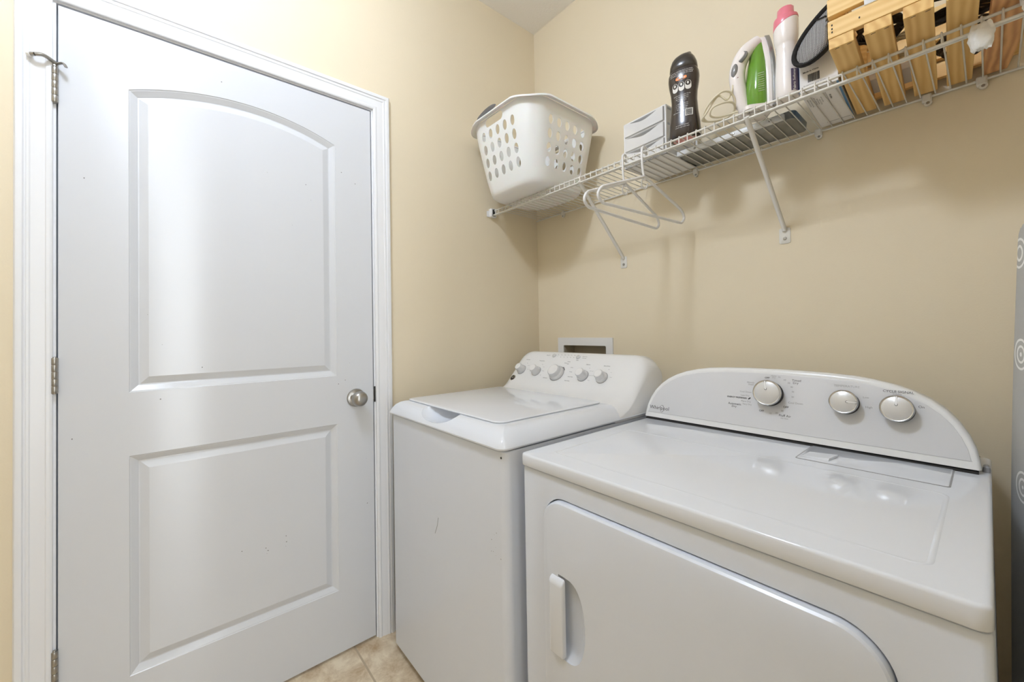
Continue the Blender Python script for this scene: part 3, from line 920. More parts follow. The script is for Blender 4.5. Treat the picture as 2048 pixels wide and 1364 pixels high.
for x0, x1, ztop in ((.556, .536, 1.727), (1.139, 1.134, 1.727)):
    bm = bmesh.new()
    tube(bm, [(x0, -.310, SZ-.022), (x0, -.3, SZ-.032), (x1, -.006, 1.482), (x1, -.004, 1.474)], .0068, 10)
    br = mk('brace', bm, M_wire, ws, smooth=60)
    bm = bmesh.new(); slab(bm, x1-.0155, x1+.0155, 1.434, 1.484, [(-.0003, 0), (-.002, 0), (-.0026, .001)], .006, 4, axis='y')
    ft = mk('foot_plate', bm, M_wire, br)
    bm = bmesh.new(); lathe(bm, [(0, 0), (.0055, 0), (.0045, .003), (0, .0035)], 14, frame((x1, -.0026, 1.450), (1, 0, 0), (0, -1, 0)))
    mk('screw', bm, M_nickel, br)
for x in (.194, .858, 1.229, 1.456, 1.548):
    bm = bmesh.new(); slab(bm, x-.009, x+.009, SZ-.018, SZ+.004, [(-.0003, 0), (-.011, 0), (-.0135, .003)], .004, 3, axis='y')
    lathe(bm, [(0, 0), (.0075, 0), (.0075, .006), (0, .006)], 16, frame((x+.002, -.005, SZ-.020), (1, 0, 0), (0, -1, 0)))
    c = mk('wall_clip', bm, M_wire, ws)
    bm = bmesh.new(); lathe(bm, [(0, 0), (.0035, 0), (.003, .0015), (0, .0018)], 12, frame((x+.002, -.0111, SZ-.020), (1, 0, 0), (0, -1, 0)))
    mk('screw', bm, M_nickel, c)
bm = bmesh.new()
slab(bm, -.322, -.288, SZ-.036, SZ+.006, [(.0003, 0), (.016, 0), (.019, .003)], .004, 3, axis='x')
box(bm, .0003, .004, -.335, -.285, SZ-.034, SZ-.006, .001)
eb_ = mk('end_bracket', bm, M_plastic, ws)
bm = bmesh.new(); box(bm, .0192, .0205, -.313, -.297, SZ-.031, SZ+.001)
mk('bracket_slot', bm, M_dark, eb_)
DECK = SZ+.0022

# ------------------------------------------------------------------ laundry basket
lb = empty('laundry_basket', (0.25, -0.24, DECK), 'white plastic laundry basket with oval holes and grey grip, near the corner', 'laundry basket')
B0 = DECK
def brect(t, d=0.0):
    """basket outline at height fraction t (0 base, 1 under the rim), inset d"""
    x0 = .088 + (.050-.088)*t + d; x1 = .417 + (.458-.417)*t - d
    y0 = -.412 + (-.466+.412)*t + d; y1 = -.082 + (-.040+.082)*t - d
    return rrect(x0, x1, y0, y1, .086-d*.5, 12)
def rimz(p):
    """the rim bows up in the middle of each side"""
    u = (p[0]-.254)/.215; v = (p[1]+.253)/.225
    s = min(abs(u), abs(v)) / max(abs(u), abs(v), 1e-6)
    return .006+.028*(.5+.5*cos(pi*min(1, s)))
rings = []
for t, d, hz in ((0, .030, .0015), (0, .014, .003), (0.01, .004, .012), (0.04, .0, .028), (.30, 0, .085), (.60, 0, .17), (.85, 0, .245)):
    rings.append([(a, b, B0+hz) for a, b in brect(t, d)])
rings.append([(a, b, B0+.275+rimz((a, b))) for a, b in brect(.95, 0)])
rings.append([(a, b, B0+.303+rimz((a, b))) for a, b in brect(1.0, 0)])
rings.append([(a, b, B0+.303+rimz((a, b))) for a, b in brect(1.0, .0028)])
rings.append([(a, b, B0+.275+rimz((a, b))) for a, b in brect(.95, .0028)])
for t, d, hz in ((.85, .0028, .245), (.60, .0028, .17), (.30, .0028, .085), (.04, .0028, .030), (.01, .008, .015), (0, .018, .006), (0, .032, .0045)):
    rings.append([(a, b, B0+hz) for a, b in brect(t, d)])
bm = bmesh.new(); ring_stack(bm, rings)
bk = mk('basket_body', bm, M_basket, lb, smooth=50)
cut = bmesh.new()
def ell_cyl(cx, cz, a, b, y0, y1, axis='y', n=18):
    pts = [(cx+a*cos(2*pi*k/n), cz+b*sin(2*pi*k/n)) for k in range(n)]
    if axis == 'y':
        ring_stack(cut, [[(p, y0, q) for p, q in pts], [(p, y1, q) for p, q in pts]])
    else:
        ring_stack(cut, [[(y0, p, q) for p, q in pts], [(y1, p, q) for p, q in pts]])
for c in range(5):
    for r_ in range(4):
        zz = B0+.090+.0535*r_
        ell_cyl(.155+.0475*c, zz, .0122, .0200, -.55, .0)
        ell_cyl(-.348+.0475*c, zz-.004, .0122, .0190, -.02, .60, axis='x')
def stadium(cx, cz, a, b):
    pts = rrect(cx-a, cx+a, cz-b, cz+b, b, 8)
    ring_stack(cut, [[(p, -.55, q) for p, q in pts], [(p, .0, q) for p, q in pts]])
stadium(.232, B0+.2985, .058, .0175)
boolean(bk, cut)
for p in bk.data.polygons: p.use_smooth = True
bk.data.set_sharp_from_angle(angle=radians(40))
# rolled rim
bm = bmesh.new()
rr = []
n0 = len(brect(1.0))
prof = [(-.0005, .290), (-.010, .289), (-.020, .284), (-.0235, .279), (-.025, .280), (-.0222, .288), (-.012, .2925), (-.003, .2965), (.003, .2985), (.0035, .294)]
vr = []
for o_, h in prof:
    base = brect(1.0, 0)
    pts = rrect(.050+o_, .458-o_, -.466+o_, -.040-o_, .090-o_, 12)
    vr.append([bm.verts.new((a, b, B0+h+.014+rimz((a, b)))) for a, b in pts])
for a_, b_ in zip(vr, vr[1:]+[vr[0]]):
    for i in range(n0):
        bm.faces.new((a_[i], a_[(i+1) % n0], b_[(i+1) % n0], b_[i]))
mk('rim', bm, M_basket, lb, smooth=60)
bm = bmesh.new()
ring = []
for k in range(13):
    xx = .140+.125*k/12
    zz = B0+.3035+rimz((xx, -.48))
    e = .35+.65*sin(pi*k/12)**.5 if 0 < k < 12 else .3
    ring.append([(xx, -.480+.0125*cos(a)*e, zz+.003+.0055*sin(a)*e) for a in [2*pi*j/10 for j in range(10)]])
ring_stack(bm, ring)
mk('handle_grip', bm, M_grey, lb, smooth=60)

# ------------------------------------------------------------------ hangers
def make_hanger():
    t = empty('clothes_hanger', (0.754, -.305, SZ-.005), 'white plastic clothes hanger on the shelf lip, nearer the laundry basket', 'clothes hanger', 'hangers on the shelf lip')
    bm = bmesh.new()
    # local space: origin on the rail, plane = yz
    hook = []
    for k in range(13):
        a = radians(-70+ (250*k/12))
        hook.append((0, .0-.0125*cos(a)*-1 - .0, .0025+.0125*sin(a)))
    hook = [(0, .0125*cos(radians(a)), .002+.0145*sin(radians(a))) for a in range(-40, 181, 20)]
    hook += [(0, -.0125, -.03), (0, -.010, -.06), (0, -.003, -.085), (0, 0, -.095)]
    tube(bm, smooth_path(hook, 3), .0038, 8)
    mk('hook', bm, M_plastic, t, smooth=60, local=True)
    bm = bmesh.new()
    body = round_corners([(0, -.003, -.083), (0, -.215, -.158), (0, -.232, -.185), (0, -.212, -.205), (0, .212, -.205), (0, .232, -.185), (0, .215, -.158), (0, .003, -.083)], .022, 5, closed=True)
    tube(bm, body, .0046, 8, closed=True)
    # loops hanging inside the shoulders
    for s in (-1,):
        tube(bm, smooth_path([(0, s*.012, -.092), (0, s*.020+.002, -.110), (0, s*.008, -.122), (0, .008, -.118), (0, .014, -.102)], 4), .0026, 6)
    mk('shoulders', bm, M_plastic, t, smooth=60, local=True)
    return t
hg = make_hanger()
hg.rotation_euler = (0, 0, radians(2))
def copy_tree(o, parent=None):
    c = o.copy(); COL.objects.link(c); c.parent = parent
    for ch in [q for q in bpy.data.objects if q.parent == o]:
        copy_tree(ch, c)
    return c
h2 = copy_tree(hg); h2.location = (0.829, -.305, SZ-.005); h2.rotation_euler = (0, 0, radians(-4))
h2['label'] = 'white plastic clothes hanger on the shelf lip, nearer the black bottle'

# ------------------------------------------------------------------ clear drawer bin
cbx = empty('drawer_bin', (0.785, -.12, DECK), 'small clear plastic drawer unit with white frame, on the shelf behind the hangers', 'storage bin')
cbx.rotation_euler = (0, 0, radians(-4))
def bl(bm): return bm
BH = .165
bm = bmesh.new()
hw, hd = .0835, .100
for sx in (-1, 1):
    box(bm, sx*hw-.003, sx*hw+.003, -hd, -hd+.008, 0, BH, .001)
    box(bm, sx*hw-.003, sx*hw+.003, hd-.008, hd, 0, BH, .001)
    for z in (0, BH-.005): box(bm, sx*hw-.003, sx*hw+.003, -hd, hd, z, z+.005, .001)
for z in (0, .054, .108, BH-.005):
    box(bm, -hw, hw, -hd, -hd+.006, z, z+.004, .001)
box(bm, -hw, hw, -hd, hd, 0, .003); box(bm, -hw, hw, -hd, hd, BH-.003, BH, .001)
mk('frame', bm, M_plastic, cbx, smooth=30, local=True)
for k in range(3):
    bm = bmesh.new()
    z0 = .005+k*.054
    n = 14; rings = []
    for y, dz in ((-hd-.006, 0), (-hd-.002, 0), (hd-.01, 0)):
        rings.append([(-hw+.005+(2*hw-.01)*i/n, y, z0+.046-(.014*sin(pi*i/n)**2 if y < -.09 else 0)) for i in range(n+1)] + [(hw-.005, y, z0), (-hw+.005, y, z0)])
    ring_stack(bm, rings)
    mk('drawer', bm, M_clear, cbx, smooth=30, local=True)

# ------------------------------------------------------------------ scent bead bottle (black)
bt = empty('detergent_bottle', (0.946, -.262, DECK), 'dark brown-black laundry bottle with small white print and orange patch', 'bottle')
def sect(bm, levels, ex=2.3, n=36):
    rings = []
    for z, a, b, cx, cy in levels:
        ring = []
        for k in range(n):
            t_ = 2*pi*k/n
            c_, s_ = cos(t_), sin(t_)
            ring.append((cx+a*abs(c_)**(2/ex)*(1 if c_ >= 0 else -1), cy+b*abs(s_)**(2/ex)*(1 if s_ >= 0 else -1), z))
        rings.append(ring)
    ring_stack(bm, rings)
BL = [(0, .040, .026), (.004, .045, .030), (.012, .047, .032), (.05, .0445, .0305), (.085, .040, .028), (.12, .0375, .027), (.145, .039, .028), (.17, .0435, .0305), (.19, .0455, .032), (.205, .0445, .031), (.216, .040, .029)]
bm = bmesh.new(); sect(bm, [(z, a, b, 0, 0) for z, a, b in BL])
bb = mk('bottle_body', bm, M_bottle, bt, smooth=60, local=True)
bm = bmesh.new(); sect(bm, [(.216, .0395, .0285, 0, 0), (.219, .041, .030, 0, 0), (.235, .0395, .029, 0, 0), (.250, .034, .026, 0, 0), (.258, .028, .022, .001, 0), (.263, .020, .018, .004, 0), (.267, .008, .010, .016, 0)])
mk('cap', bm, M_bottlecap, bt, smooth=60, local=True)
def bsurf(x, z):
    """point on the bottle front (towards -y) at x, z"""
    for (z0, a0, b0), (z1, a1, b1) in zip(BL, BL[1:]):
        if z0 <= z <= z1:
            f = (z-z0)/(z1-z0); a = a0+(a1-a0)*f; b = b0+(b1-b0)*f
            xx = min(abs(x)/a, .98)
            return Vector((x, -b*(1-xx**2.3)**(1/2.3)-.0006, z))
    return Vector((x, -.03, z))
bm = bmesh.new()
def btext(s, x, z, sz, mi=0, bold=False):
    text(bm, s, None, sz, mi, bold, 1.0, warp=lambda p: bsurf(x+p.x, z+p.y))
lines = ['freshness that lasts up to 12 weeks', 'shake a little or a lot into the washer', 'add before your clothes, then wash']
for i, s in enumerate(lines): btext(s, 0, .204-.0052*i, .0046)
for i in range(4): btext(('in-wash scent booster beads', 'use with your favorite', 'laundry detergent for', 'more freshness')[i], 0, .131-.0055*i, .0042)
for i in range(4): btext(('1. shake into the cap', '2. toss into the drum', '3. add your clothes', 'keep out of reach')[i], 0, .104-.0055*i, .0042)
btext('NET WT 5.7 OZ', -.012, .078, .0042); btext('do not put in dispenser', 0, .036, .004); btext('caution: may irritate eyes', 0, .030, .004)
def bquad(x0, x1, z0, z1, mi=0, lift=0.0, n=4):
    pts = [[bsurf(x0+(x1-x0)*i/n, z)-Vector((0, lift, 0)) for i in range(n+1)] for z in (z0, (z0+z1)/2, z1)]
    for a_, b_ in zip(pts, pts[1:]):
        for i in range(n):
            bm.faces.new([bm.verts.new(q) for q in (a_[i], a_[i+1], b_[i+1], b_[i])]).material_index = mi
for xx in (-.019, 0, .019):
    n = 16
    for ra, rb in ((1.0, .86),):
        pts0 = rrect(xx-.0085, xx+.0085, .143, .170, .0085, 5); pts1 = rrect(xx-.0072, xx+.0072, .1545, .1690, .0072, 5)
        vs = [bm.verts.new(bsurf(*p)) for p in pts0]
        bm.faces.new(vs)
        f_ = bm.faces.new([bm.verts.new(bsurf(*p)-Vector((0, .0004, 0))) for p in pts1]); f_.material_index = 1
        f_ = bm.faces.new([bm.verts.new(bsurf(xx+.0028*cos(2*pi*k/8), .162+.0042*sin(2*pi*k/8))-Vector((0, .0007, 0))) for k in range(8)])
bquad(.009, .030, .062, .084, 0)
mk.keep = True
pr = mk('printed_label', bm, [M_white, M_bottle], bb, smooth=0, local=True); mk.keep = False
bm = bmesh.new()
for i in range(9):
    zz = .064+.0021*i
    bquad(.011, .028, zz, zz+(.0011 if i % 3 else .0015), 0, .0004)
mk.keep = True
mk('barcode', bm, M_dgrey, bb, smooth=0, local=True)
bm = bmesh.new(); 
bm.faces.new([bm.verts.new(bsurf(*p)-Vector((0, .0002, 0))) for p in rrect(-.0165, .0165, .1765, .1855, .0045, 4)])
mk('orange_patch', bm, M_orange, bb, smooth=0, local=True)
bm = bmesh.new()
text(bm, 'unstopables', None, .0062, 0, True, .85, warp=lambda p: bsurf(p.x, .181+p.y)-Vector((0, .0005, 0)))
mk('patch_lettering', bm, M_white, bb, smooth=0, local=True)
mk.keep = False
bm = bmesh.new(); sect(bm, [(-.0002, .034, .022, 0, 0), (.0006, .036, .024, 0, 0)])
mk('base_label', bm, M_pinkink, bb, smooth=0, local=True)
bt.rotation_euler = (0, 0, radians(12))

# ------------------------------------------------------------------ metal tray
mt = empty('metal_tray', (1.035, -.10, DECK), 'long grey metal tray lying on the shelf behind the iron', 'tray')
bm = bmesh.new()
slab(bm, .868, 1.205, -.150, -.025, [(DECK, .002), (DECK+.001, 0), (DECK+.022, -.003), (DECK+.022, .0), (DECK+.003, .003)], .012, 4)
mk('tray_body', bm, M_galv, mt)
bm = bmesh.new()
box(bm, .868, 1.185, -.166, -.152, DECK, DECK+.016, .002)
mk('front_rail', bm, M_plastic, mt)
for xx in (.93, 1.05, 1.15):
    bm = bmesh.new(); lathe(bm, [(0, 0), (.004, 0), (.003, .002), (0, .0025)], 10, frame((xx, -.166, DECK+.008), (1, 0, 0), (0, -1, 0)))
    mk('rivet', bm, M_nickel, mt)

# ------------------------------------------------------------------ steam iron, standing on its heel
ir = empty('steam_iron', (1.139, -.245, DECK+.001), 'green and white steam iron standing on its heel, cord bundled beside it', 'iron')
# local frame: soleplate faces +x (slightly back), tip up
def poly_extr(bm, sil, depth_fn, mi=0, nd=8):
    """silhouette in local xz, inflated along y: cross-sections scale towards both sides"""
    cx = sum(p[0] for p in sil)/len(sil); cz = sum(p[1] for p in sil)/len(sil)
    rings = []
    for k in range(nd+1):
        a = -pi/2+pi*k/nd
        s = cos(a)**.45 if abs(cos(a)) > 1e-6 else 0.02
        s = max(s, .25)
        rings.append([(cx+(x-cx)*s if False else x*(s)+(1-s)*cx, depth_fn(z)*sin(a), z*s+(1-s)*cz) for x, z in sil])
    ring_stack(bm, rings, mi=mi)
def slices(bm, levels, n=20, ex=2.2):
    """horizontal slices: (z, xmin, xmax, half depth)"""
    rings = []
    for z, x0, x1, d in levels:
        cx, a = (x0+x1)/2, (x1-x0)/2
        rings.append([(cx+a*abs(cos(t))**(2/ex)*(1 if cos(t) >= 0 else -1), d*abs(sin(t))**(2/ex)*(1 if sin(t) >= 0 else -1), z) for t in [2*pi*k/n for k in range(n)]])
    ring_stack(bm, rings)
bm = bmesh.new()   # soleplate: vertical, pointed at the top
sp = [(0, .043), (.03, .044), (.08, .0435), (.13, .038), (.17, .026), (.20, .012), (.216, .002)]
rings = []
for xx, g in ((.028, .97), (.032, 1.0), (.037, 1.0), (.039, .97)):
    rings.append([(xx, -w*g, z+.004) for z, w in sp] + [(xx, w*g, z+.004) for z, w in sp[::-1]])
ring_stack(bm, rings)
mk('soleplate', bm, M_sole, ir, smooth=30, local=True)
bm = bmesh.new()   # white skirt above the soleplate
rings = []
for xx, g in ((.0285, .99), (.026, 1.0), (.020, .95), (.016, .85)):
    rings.append([(xx, -w*g*.93, .004+z*.985) for z, w in sp] + [(xx, w*g*.93, .004+z*.985) for z, w in sp[::-1]])
ring_stack(bm, rings)
mk('skirt', bm, M_gloss_white, ir, smooth=30, local=True)
bm = bmesh.new()   # green water tank
slices(bm, [(.006, -.014, .026, .040), (.02, -.026, .0275, .0425), (.06, -.026, .0275, .043), (.10, -.022, .0275, .041), (.13, -.018, .0275, .036), (.16, -.012, .0275, .026), (.185, -.002, .0275, .016), (.205, .008, .0275, .008), (.212, .016, .027, .003)], 24)
mk('water_tank', bm, M_green, ir, smooth=60, local=True)
bm = bmesh.new()   # white handle arcing away from the tank
hp = smooth_path([(-.012, 0, .004), (-.030, 0, .030), (-.040, 0, .075), (-.044, 0, .115), (-.038, 0, .150), (-.022, 0, .180), (-.002, 0, .198), (.012, 0, .207)], 5)
tube(bm, hp, [.0145+.003*sin(pi*i/(len(hp)-1)) for i in range(len(hp))], 14, flat=1.15)
hd_ = mk('handle', bm, M_gloss_white, ir, smooth=60, local=True)
bm = bmesh.new(); bmesh.ops.create_uvsphere(bm, u_segments=20, v_segments=12, radius=1)
for v in bm.verts: v.co = Vector((-.052+v.co.x*.009+.16*(v.co.z*.018), -.008+v.co.y*.011, .128+v.co.z*.022))
mk('steam_button', bm, M_grey, ir, smooth=60, local=True)
bm = bmesh.new(); lathe(bm, [(0, 0), (.017, 0), (.018, .004), (.016, .008), (0, .009)], 28, frame((-.032, -.010, .160), (0, 1, 0), (-.7, -.45, .35)))
mk('temperature_dial', bm, M_grey, ir, smooth=40, local=True)
bm = bmesh.new(); lathe(bm, [(0, .009), (.0135, .009), (.0125, .0105), (0, .011)], 28, frame((-.032, -.010, .160), (0, 1, 0), (-.7, -.45, .35)))
mk('dial_cap', bm, M_gloss_white, ir, smooth=40, local=True)
bm = bmesh.new(); tube(bm, smooth_path([(-.046, -.016, .106), (-.053, -.012, .100), (-.058, -.002, .104)], 4), .0016, 6)
mk('red_stripe', bm, M_red, ir, smooth=60, local=True)
bm = bmesh.new(); slab(bm, -.040, .036, -.042, .042, [(0, .003), (.002, 0), (.012, 0), (.015, .004)], .018, 5)
hl_ = mk('heel_rest', bm, M_gloss_white, ir, smooth=40, local=True)
bm = bmesh.new(); text(bm, 'BLACK+DECKER', Matrix.Translation((0, -.022, -.0003)) @ Matrix.Rotation(pi, 4, 'X'), .0095, 0, True)
mk_l = mk; mk.keep = True; mk('heel_lettering', bm, M_dgrey, hl_, smooth=0, local=True); mk.keep = False
bm = bmesh.new()
for k in range(9):
    z = .045+.006*k
    tube(bm, [(-.006, -.0432, z), (.009, -.0434, z+.002)], .0005, 4)
mk('tank_ridges', bm, M_white, ir, smooth=0, local=True)
# cord: strain relief out of the heel, bundled loops to the left
bm = bmesh.new()
cp_ = [(-.030, 0, .012), (-.046, 0, .030), (-.056, -.005, .075), (-.057, -.008, .090), (-.062, -.01, .070), (-.078, -.02, .045), (-.10, -.02, .058), (-.128, -.01, .020), (-.135, .01, .0095), (-.11, .02, .0085), (-.07, .015, .010), (-.05, 0, .030),
       (-.062, -.015, .062), (-.09, -.025, .066), (-.12, -.02, .044), (-.133, 0, .020), (-.12, .02, .0105), (-.085, .02, .0095), (-.055, .005, .018), (-.058, -.012, .036), (-.085, -.028, .034), (-.115, -.024, .026), (-.118, -.01, .0105), (-.09, 0, .0085), (-.05, -.02, .0085)]
tube(bm, smooth_path(cp_, 6), .0027, 7)
mk('power_cord', bm, M_cord, ir, smooth=60, local=True)
ir.rotation_euler = (0, 0, radians(37))

# ------------------------------------------------------------------ white bottle, pink cap
pb = empty('softener_bottle', (1.2215, -.264, DECK), 'slim white bottle with ribbed neck and pink cap, between the iron and a white box', 'bottle')
PL = [(0, .024), (.003, .0262), (.02, .0268), (.06, .0265), (.10, .0245), (.128, .0225), (.1315, .0235), (.1345, .0225), (.1375, .0238), (.141, .0228), (.144, .0245), (.160, .0272), (.185, .0280), (.196, .0275)]
bm = bmesh.new()
n = 32
rings = []
for z, a in PL:
    rings.append([(a*cos(2*pi*k/n), a*.92*sin(2*pi*k/n), z + (.010*(cos(2*pi*k/n)) if z > .19 else 0)) for k in range(n)])
ring_stack(bm, rings)
pbb = mk('bottle_body', bm, M_gloss_white, pb, smooth=50, local=True)
bm = bmesh.new()
rings = []
for z, a, s in ((.1965, .0278, 1), (.199, .0282, 1), (.213, .0270, .15), (.2145, .0262, 0), (.2145, .0195, 0), (.238, .0180, 0), (.240, .0165, 0)):
    rings.append([((a + (.0006*cos(12*2*pi*k/n) if z > .2146 else 0))*cos(2*pi*k/n), a*.92*sin(2*pi*k/n), z+.010*s*cos(2*pi*k/n)) for k in range(n)])
ring_stack(bm, rings)
mk('cap', bm, M_pink, pb, smooth=35, local=True)
bm = bmesh.new()
def cyl_patch(r0, a0, a1, z0, z1, n=8):
    for i in range(n):
        q = []
        for a, z in ((a0+(a1-a0)*i/n, z0), (a0+(a1-a0)*(i+1)/n, z0), (a0+(a1-a0)*(i+1)/n, z1), (a0+(a1-a0)*i/n, z1)):
            q.append(bm.verts.new((r0*cos(a), r0*.92*sin(a), z)))
        bm.faces.new(q)
cyl_patch(.0271, radians(-58), radians(0), .012, .068)
mk.keep = True
mk('purple_label', bm, mat('purple_grey_label', (96, 86, 112), 0.4, var=0.3, vscale=120), pbb, smooth=0, local=True)
bm = bmesh.new()
text(bm, 'Fabric Softener', None, .009, 0, True, 1, warp=lambda p: Vector((.0274*cos(radians(-42)-p.y/.027), .0274*.92*sin(radians(-42)-p.y/.027), .040+p.x)))
mk('label_lettering', bm, M_white, pbb, smooth=0, local=True)
mk.keep = False

# ------------------------------------------------------------------ white box
wb = empty('cardboard_box', (1.281, -.14, DECK), 'white box with blue edges, print and a barcode, standing between pink-capped bottle and crate', 'box')
bm = bmesh.new(); box(bm, 1.2445, 1.321, -.272, -.012, DECK, DECK+.122, .001)
bx_ = mk('carton', bm, M_card, wb, smooth=0)
bm = bmesh.new()
box(bm, 1.2438, 1.2446, -.270, -.014, DECK+.002, DECK+.120); 
box(bm, 1.3165, 1.3209, -.27, -.014, DECK-.0006, DECK+.0004)
mk('blue_side', bm, M_blue, bx_, smooth=0)
bm = bmesh.new()
xb = 1.262
for k in range(22):
    w_ = random.choice((.0005, .0008, .0013))
    box(bm, xb, xb+w_, -.2726, -.2722, DECK+.020, DECK+.040); xb += w_+random.choice((.0004, .0007))
    if xb > 1.286: break
FB = lambda x, z: frame((x, -.2727, z), (1, 0, 0), (0, -1, 0))
text(bm, 'Made in China', FB(1.268, DECK+.048), .0055, 0, True)
text(bm, 'for indoor household use only', FB(1.275, DECK+.014), .0036, 0)
text(bm, 'ECO', FB(1.256, DECK+.006), .0065, 0, True)
FU = lambda x, y, a=pi/2: Matrix.Translation((x, y, DECK-.0006)) @ Matrix.Rotation(pi, 4, 'X') @ Matrix.Rotation(a, 4, 'Z')
for i in range(7): text(bm, ('Use and care instructions', 'Read all directions before', 'first use. Keep dry.', 'Store upright on a shelf', 'Contents may settle', 'Keep from children', 'Recycle this carton')[i], FU(1.250+.0045*i, -.20+.006*(i % 3)), .0046, 0)
text(bm, 'Helpful tips', FU(1.295, -.20), .0060, 0, True)
box(bm, 1.289, 1.2894, -.25, -.06, DECK-.0004, DECK-.0001); box(bm, 1.262, 1.315, -.04, -.0392, DECK-.0004, DECK-.0001)
mk.keep = True; mk('printing', bm, M_dgrey, bx_, smooth=0); mk.keep = False

wb.rotation_euler = (0, 0, radians(2.6))

# ------------------------------------------------------------------ black mesh pouch
mp_ = empty('mesh_pouch', (1.30, -.285, DECK+.05), 'black-bound oval mesh pouch wedged between the white box and the crate', 'pouch')
def oval(sa, sb, n=40):
    out = []
    for k in range(n):
        a = 2*pi*k/n
        out.append((sa*cos(a)*(1-.22*sin(a)), sb*sin(a)))
    return out
Fm = frame((1.314, -.305, DECK+.118), (cos(radians(-44)), 0, sin(radians(-42))), (-.12, -1, .10))
def mfold(p):
    # the soft pouch folds back where it meets the crate
    if p.x > 1.318:
        e = p.x-1.318
        return Vector((1.318+.001*(1-math.exp(-e*80)), p.y+min(e, .022), p.z+.3*max(0, e-.022)))
    return p
bm = bmesh.new()
ov = oval(.038, .084)
P3 = [mfold(Fm @ Vector((a, b, 0))) for a, b in ov]
tube(bm, P3, .0085, 8, closed=True, flat=.6)
for v in bm.verts: v.co.x = min(v.co.x, 1.3225)
mk('binding', bm, M_binding, mp_, smooth=60)
bm = bmesh.new()
L_ = []
for s, h in ((.93, -.001), (.93, .001), (.7, .007), (.4, .010), (.1, .011)):
    L_.append([mfold(Fm @ Vector((a*s, b*s, h))) for a, b in ov])
ring_stack(bm, L_)
mk('mesh_panel', bm, M_mesh, mp_, smooth=60)
bm = bmesh.new(); tube(bm, [Fm @ Vector((-.030, .006, .0085)), Fm @ Vector((-.012, .016, .0125)), mfold(Fm @ Vector((.006, .026, .0125)))], .0016, 6)
mk('seam_tape', bm, M_binding, mp_)

# ------------------------------------------------------------------ wooden crate
cr = empty('wooden_crate', (1.337, -.412, DECK+.002), 'slatted pine crate full of cables, overhanging the right part of the shelf', 'crate')
CA = radians(2.6)
cr.rotation_euler = (0, 0, CA)
CL, CD, CH = .286, .392, .215
for k in range(4):
    x0 = .001+.0572*k
    bm = bmesh.new(); box(bm, x0, x0+.0415, 0, CD, 0, .0225, .0012)
    mk('bottom_slat', bm, M_wood, cr, smooth=0, local=True)
bm = bmesh.new()   # last slat: reddish and bowed
vs = []
for k in range(13):
    y = CD*k/12; bow = .012*sin(pi*k/12)
    xr = .2855-.018*(k/12)**2
    vs.append([(.2300, y, 0), (xr, y, 0), (xr, y, .0225), (.2300, y, .0225)])
ring_stack(bm, vs)
s_ = mk('bottom_slat', bm, M_redwood, cr, smooth=30, local=True); s_['label'] = 'reddish knotty slat'
for yy in (-.0005, CD-.0135):
    for k in range(4):
        bm = bmesh.new(); box(bm, 0, CL, yy, yy+.014, .0235+k*.0475, .0235+k*.0475+.037, .0012)
        mk('side_board', bm, M_woodx, cr, smooth=0, local=True)
for xx in (.0005, CL-.0145):
    for k in range(4):
        bm = bmesh.new(); box(bm, xx, xx+.014, .0142, CD-.0142, .0235+k*.0475, .0235+k*.0475+.037, .0012)
        mk('end_board', bm, M_wood, cr, smooth=0, local=True)
for xx in (.0148, CL-.0278):
    for yy in (.014, CD-.0265):
        bm = bmesh.new(); box(bm, xx, xx+.013, yy, yy+.0125, .0235, CH, .001)
        mk('corner_post', bm, M_wood, cr, smooth=0, local=True)
bm = bmesh.new()
for xx, z in ((.0075, .050), (.0075, .042), (.0075, .035), (.052, .041), (.118, .088), (.176, .041), (.25, .045)):
    lathe(bm, [(0, 0), (.0014, 0), (0, .0004)], 7, frame((xx, -.0007, z), (1, 0, 0), (0, -1, 0)), ell=1.8)
for k in range(4):
    x0 = .001+.0572*k
    for a in (.010, .030):
        tube(bm, [(x0+a, .006, -.0002), (x0+a+.007, .005, -.0002)], .0006, 5)
mk('staple', bm, M_dark, cr, smooth=0, local=True)
# contents: coiled cables and paper things, each lying inside the crate
def put(o, label, cat, group=None):
    return tag(o, label, cat, group)
def crate_pt(x, y, z):
    return Matrix.Translation(cr.location) @ Matrix.Rotation(CA, 4, 'Z') @ Vector((x, y, z))
for i, (cx, cy, m_, lab, rr) in enumerate(((.075, .08, M_content, 'dark cable coil in the crate, nearest its left end', .035), (.16, .09, M_content, 'dark cable coil in the crate behind the middle slats', .038),
                                     (.105, .19, M_cord, 'pale cable coil in the crate, further back', .040), (.225, .11, M_content, 'dark cable coil in the crate, nearest the reddish slat', .034), (.205, .27, M_content, 'dark cable coil at the back of the crate', .046))):
    pts = []
    for k in range(110):
        a = k*.42
        r_ = rr*(1+.12*sin(k*.9+i))
        pts.append(crate_pt(cx+r_*cos(a), cy+r_*1.2*sin(a), .0285+.022*(k/110)+.004*(1+sin(k*1.3))))
    bm = bmesh.new(); tube(bm, pts, .0028, 6)
    put(mk('cable_coil', bm, m_, smooth=60), lab, 'cable', 'cable coils in the crate')
bm = bmesh.new()
box(bm, 0, .11, 0, .085, 0, .016, .001)
p_ = mk('paper_packet', bm, M_card, smooth=0); p_.rotation_euler = (0, 0, .06)
# keep it behind the coils
p_.location = crate_pt(.032, .265, .0245)
put(p_, 'white paper packet lying in the crate behind the cables', 'packet')
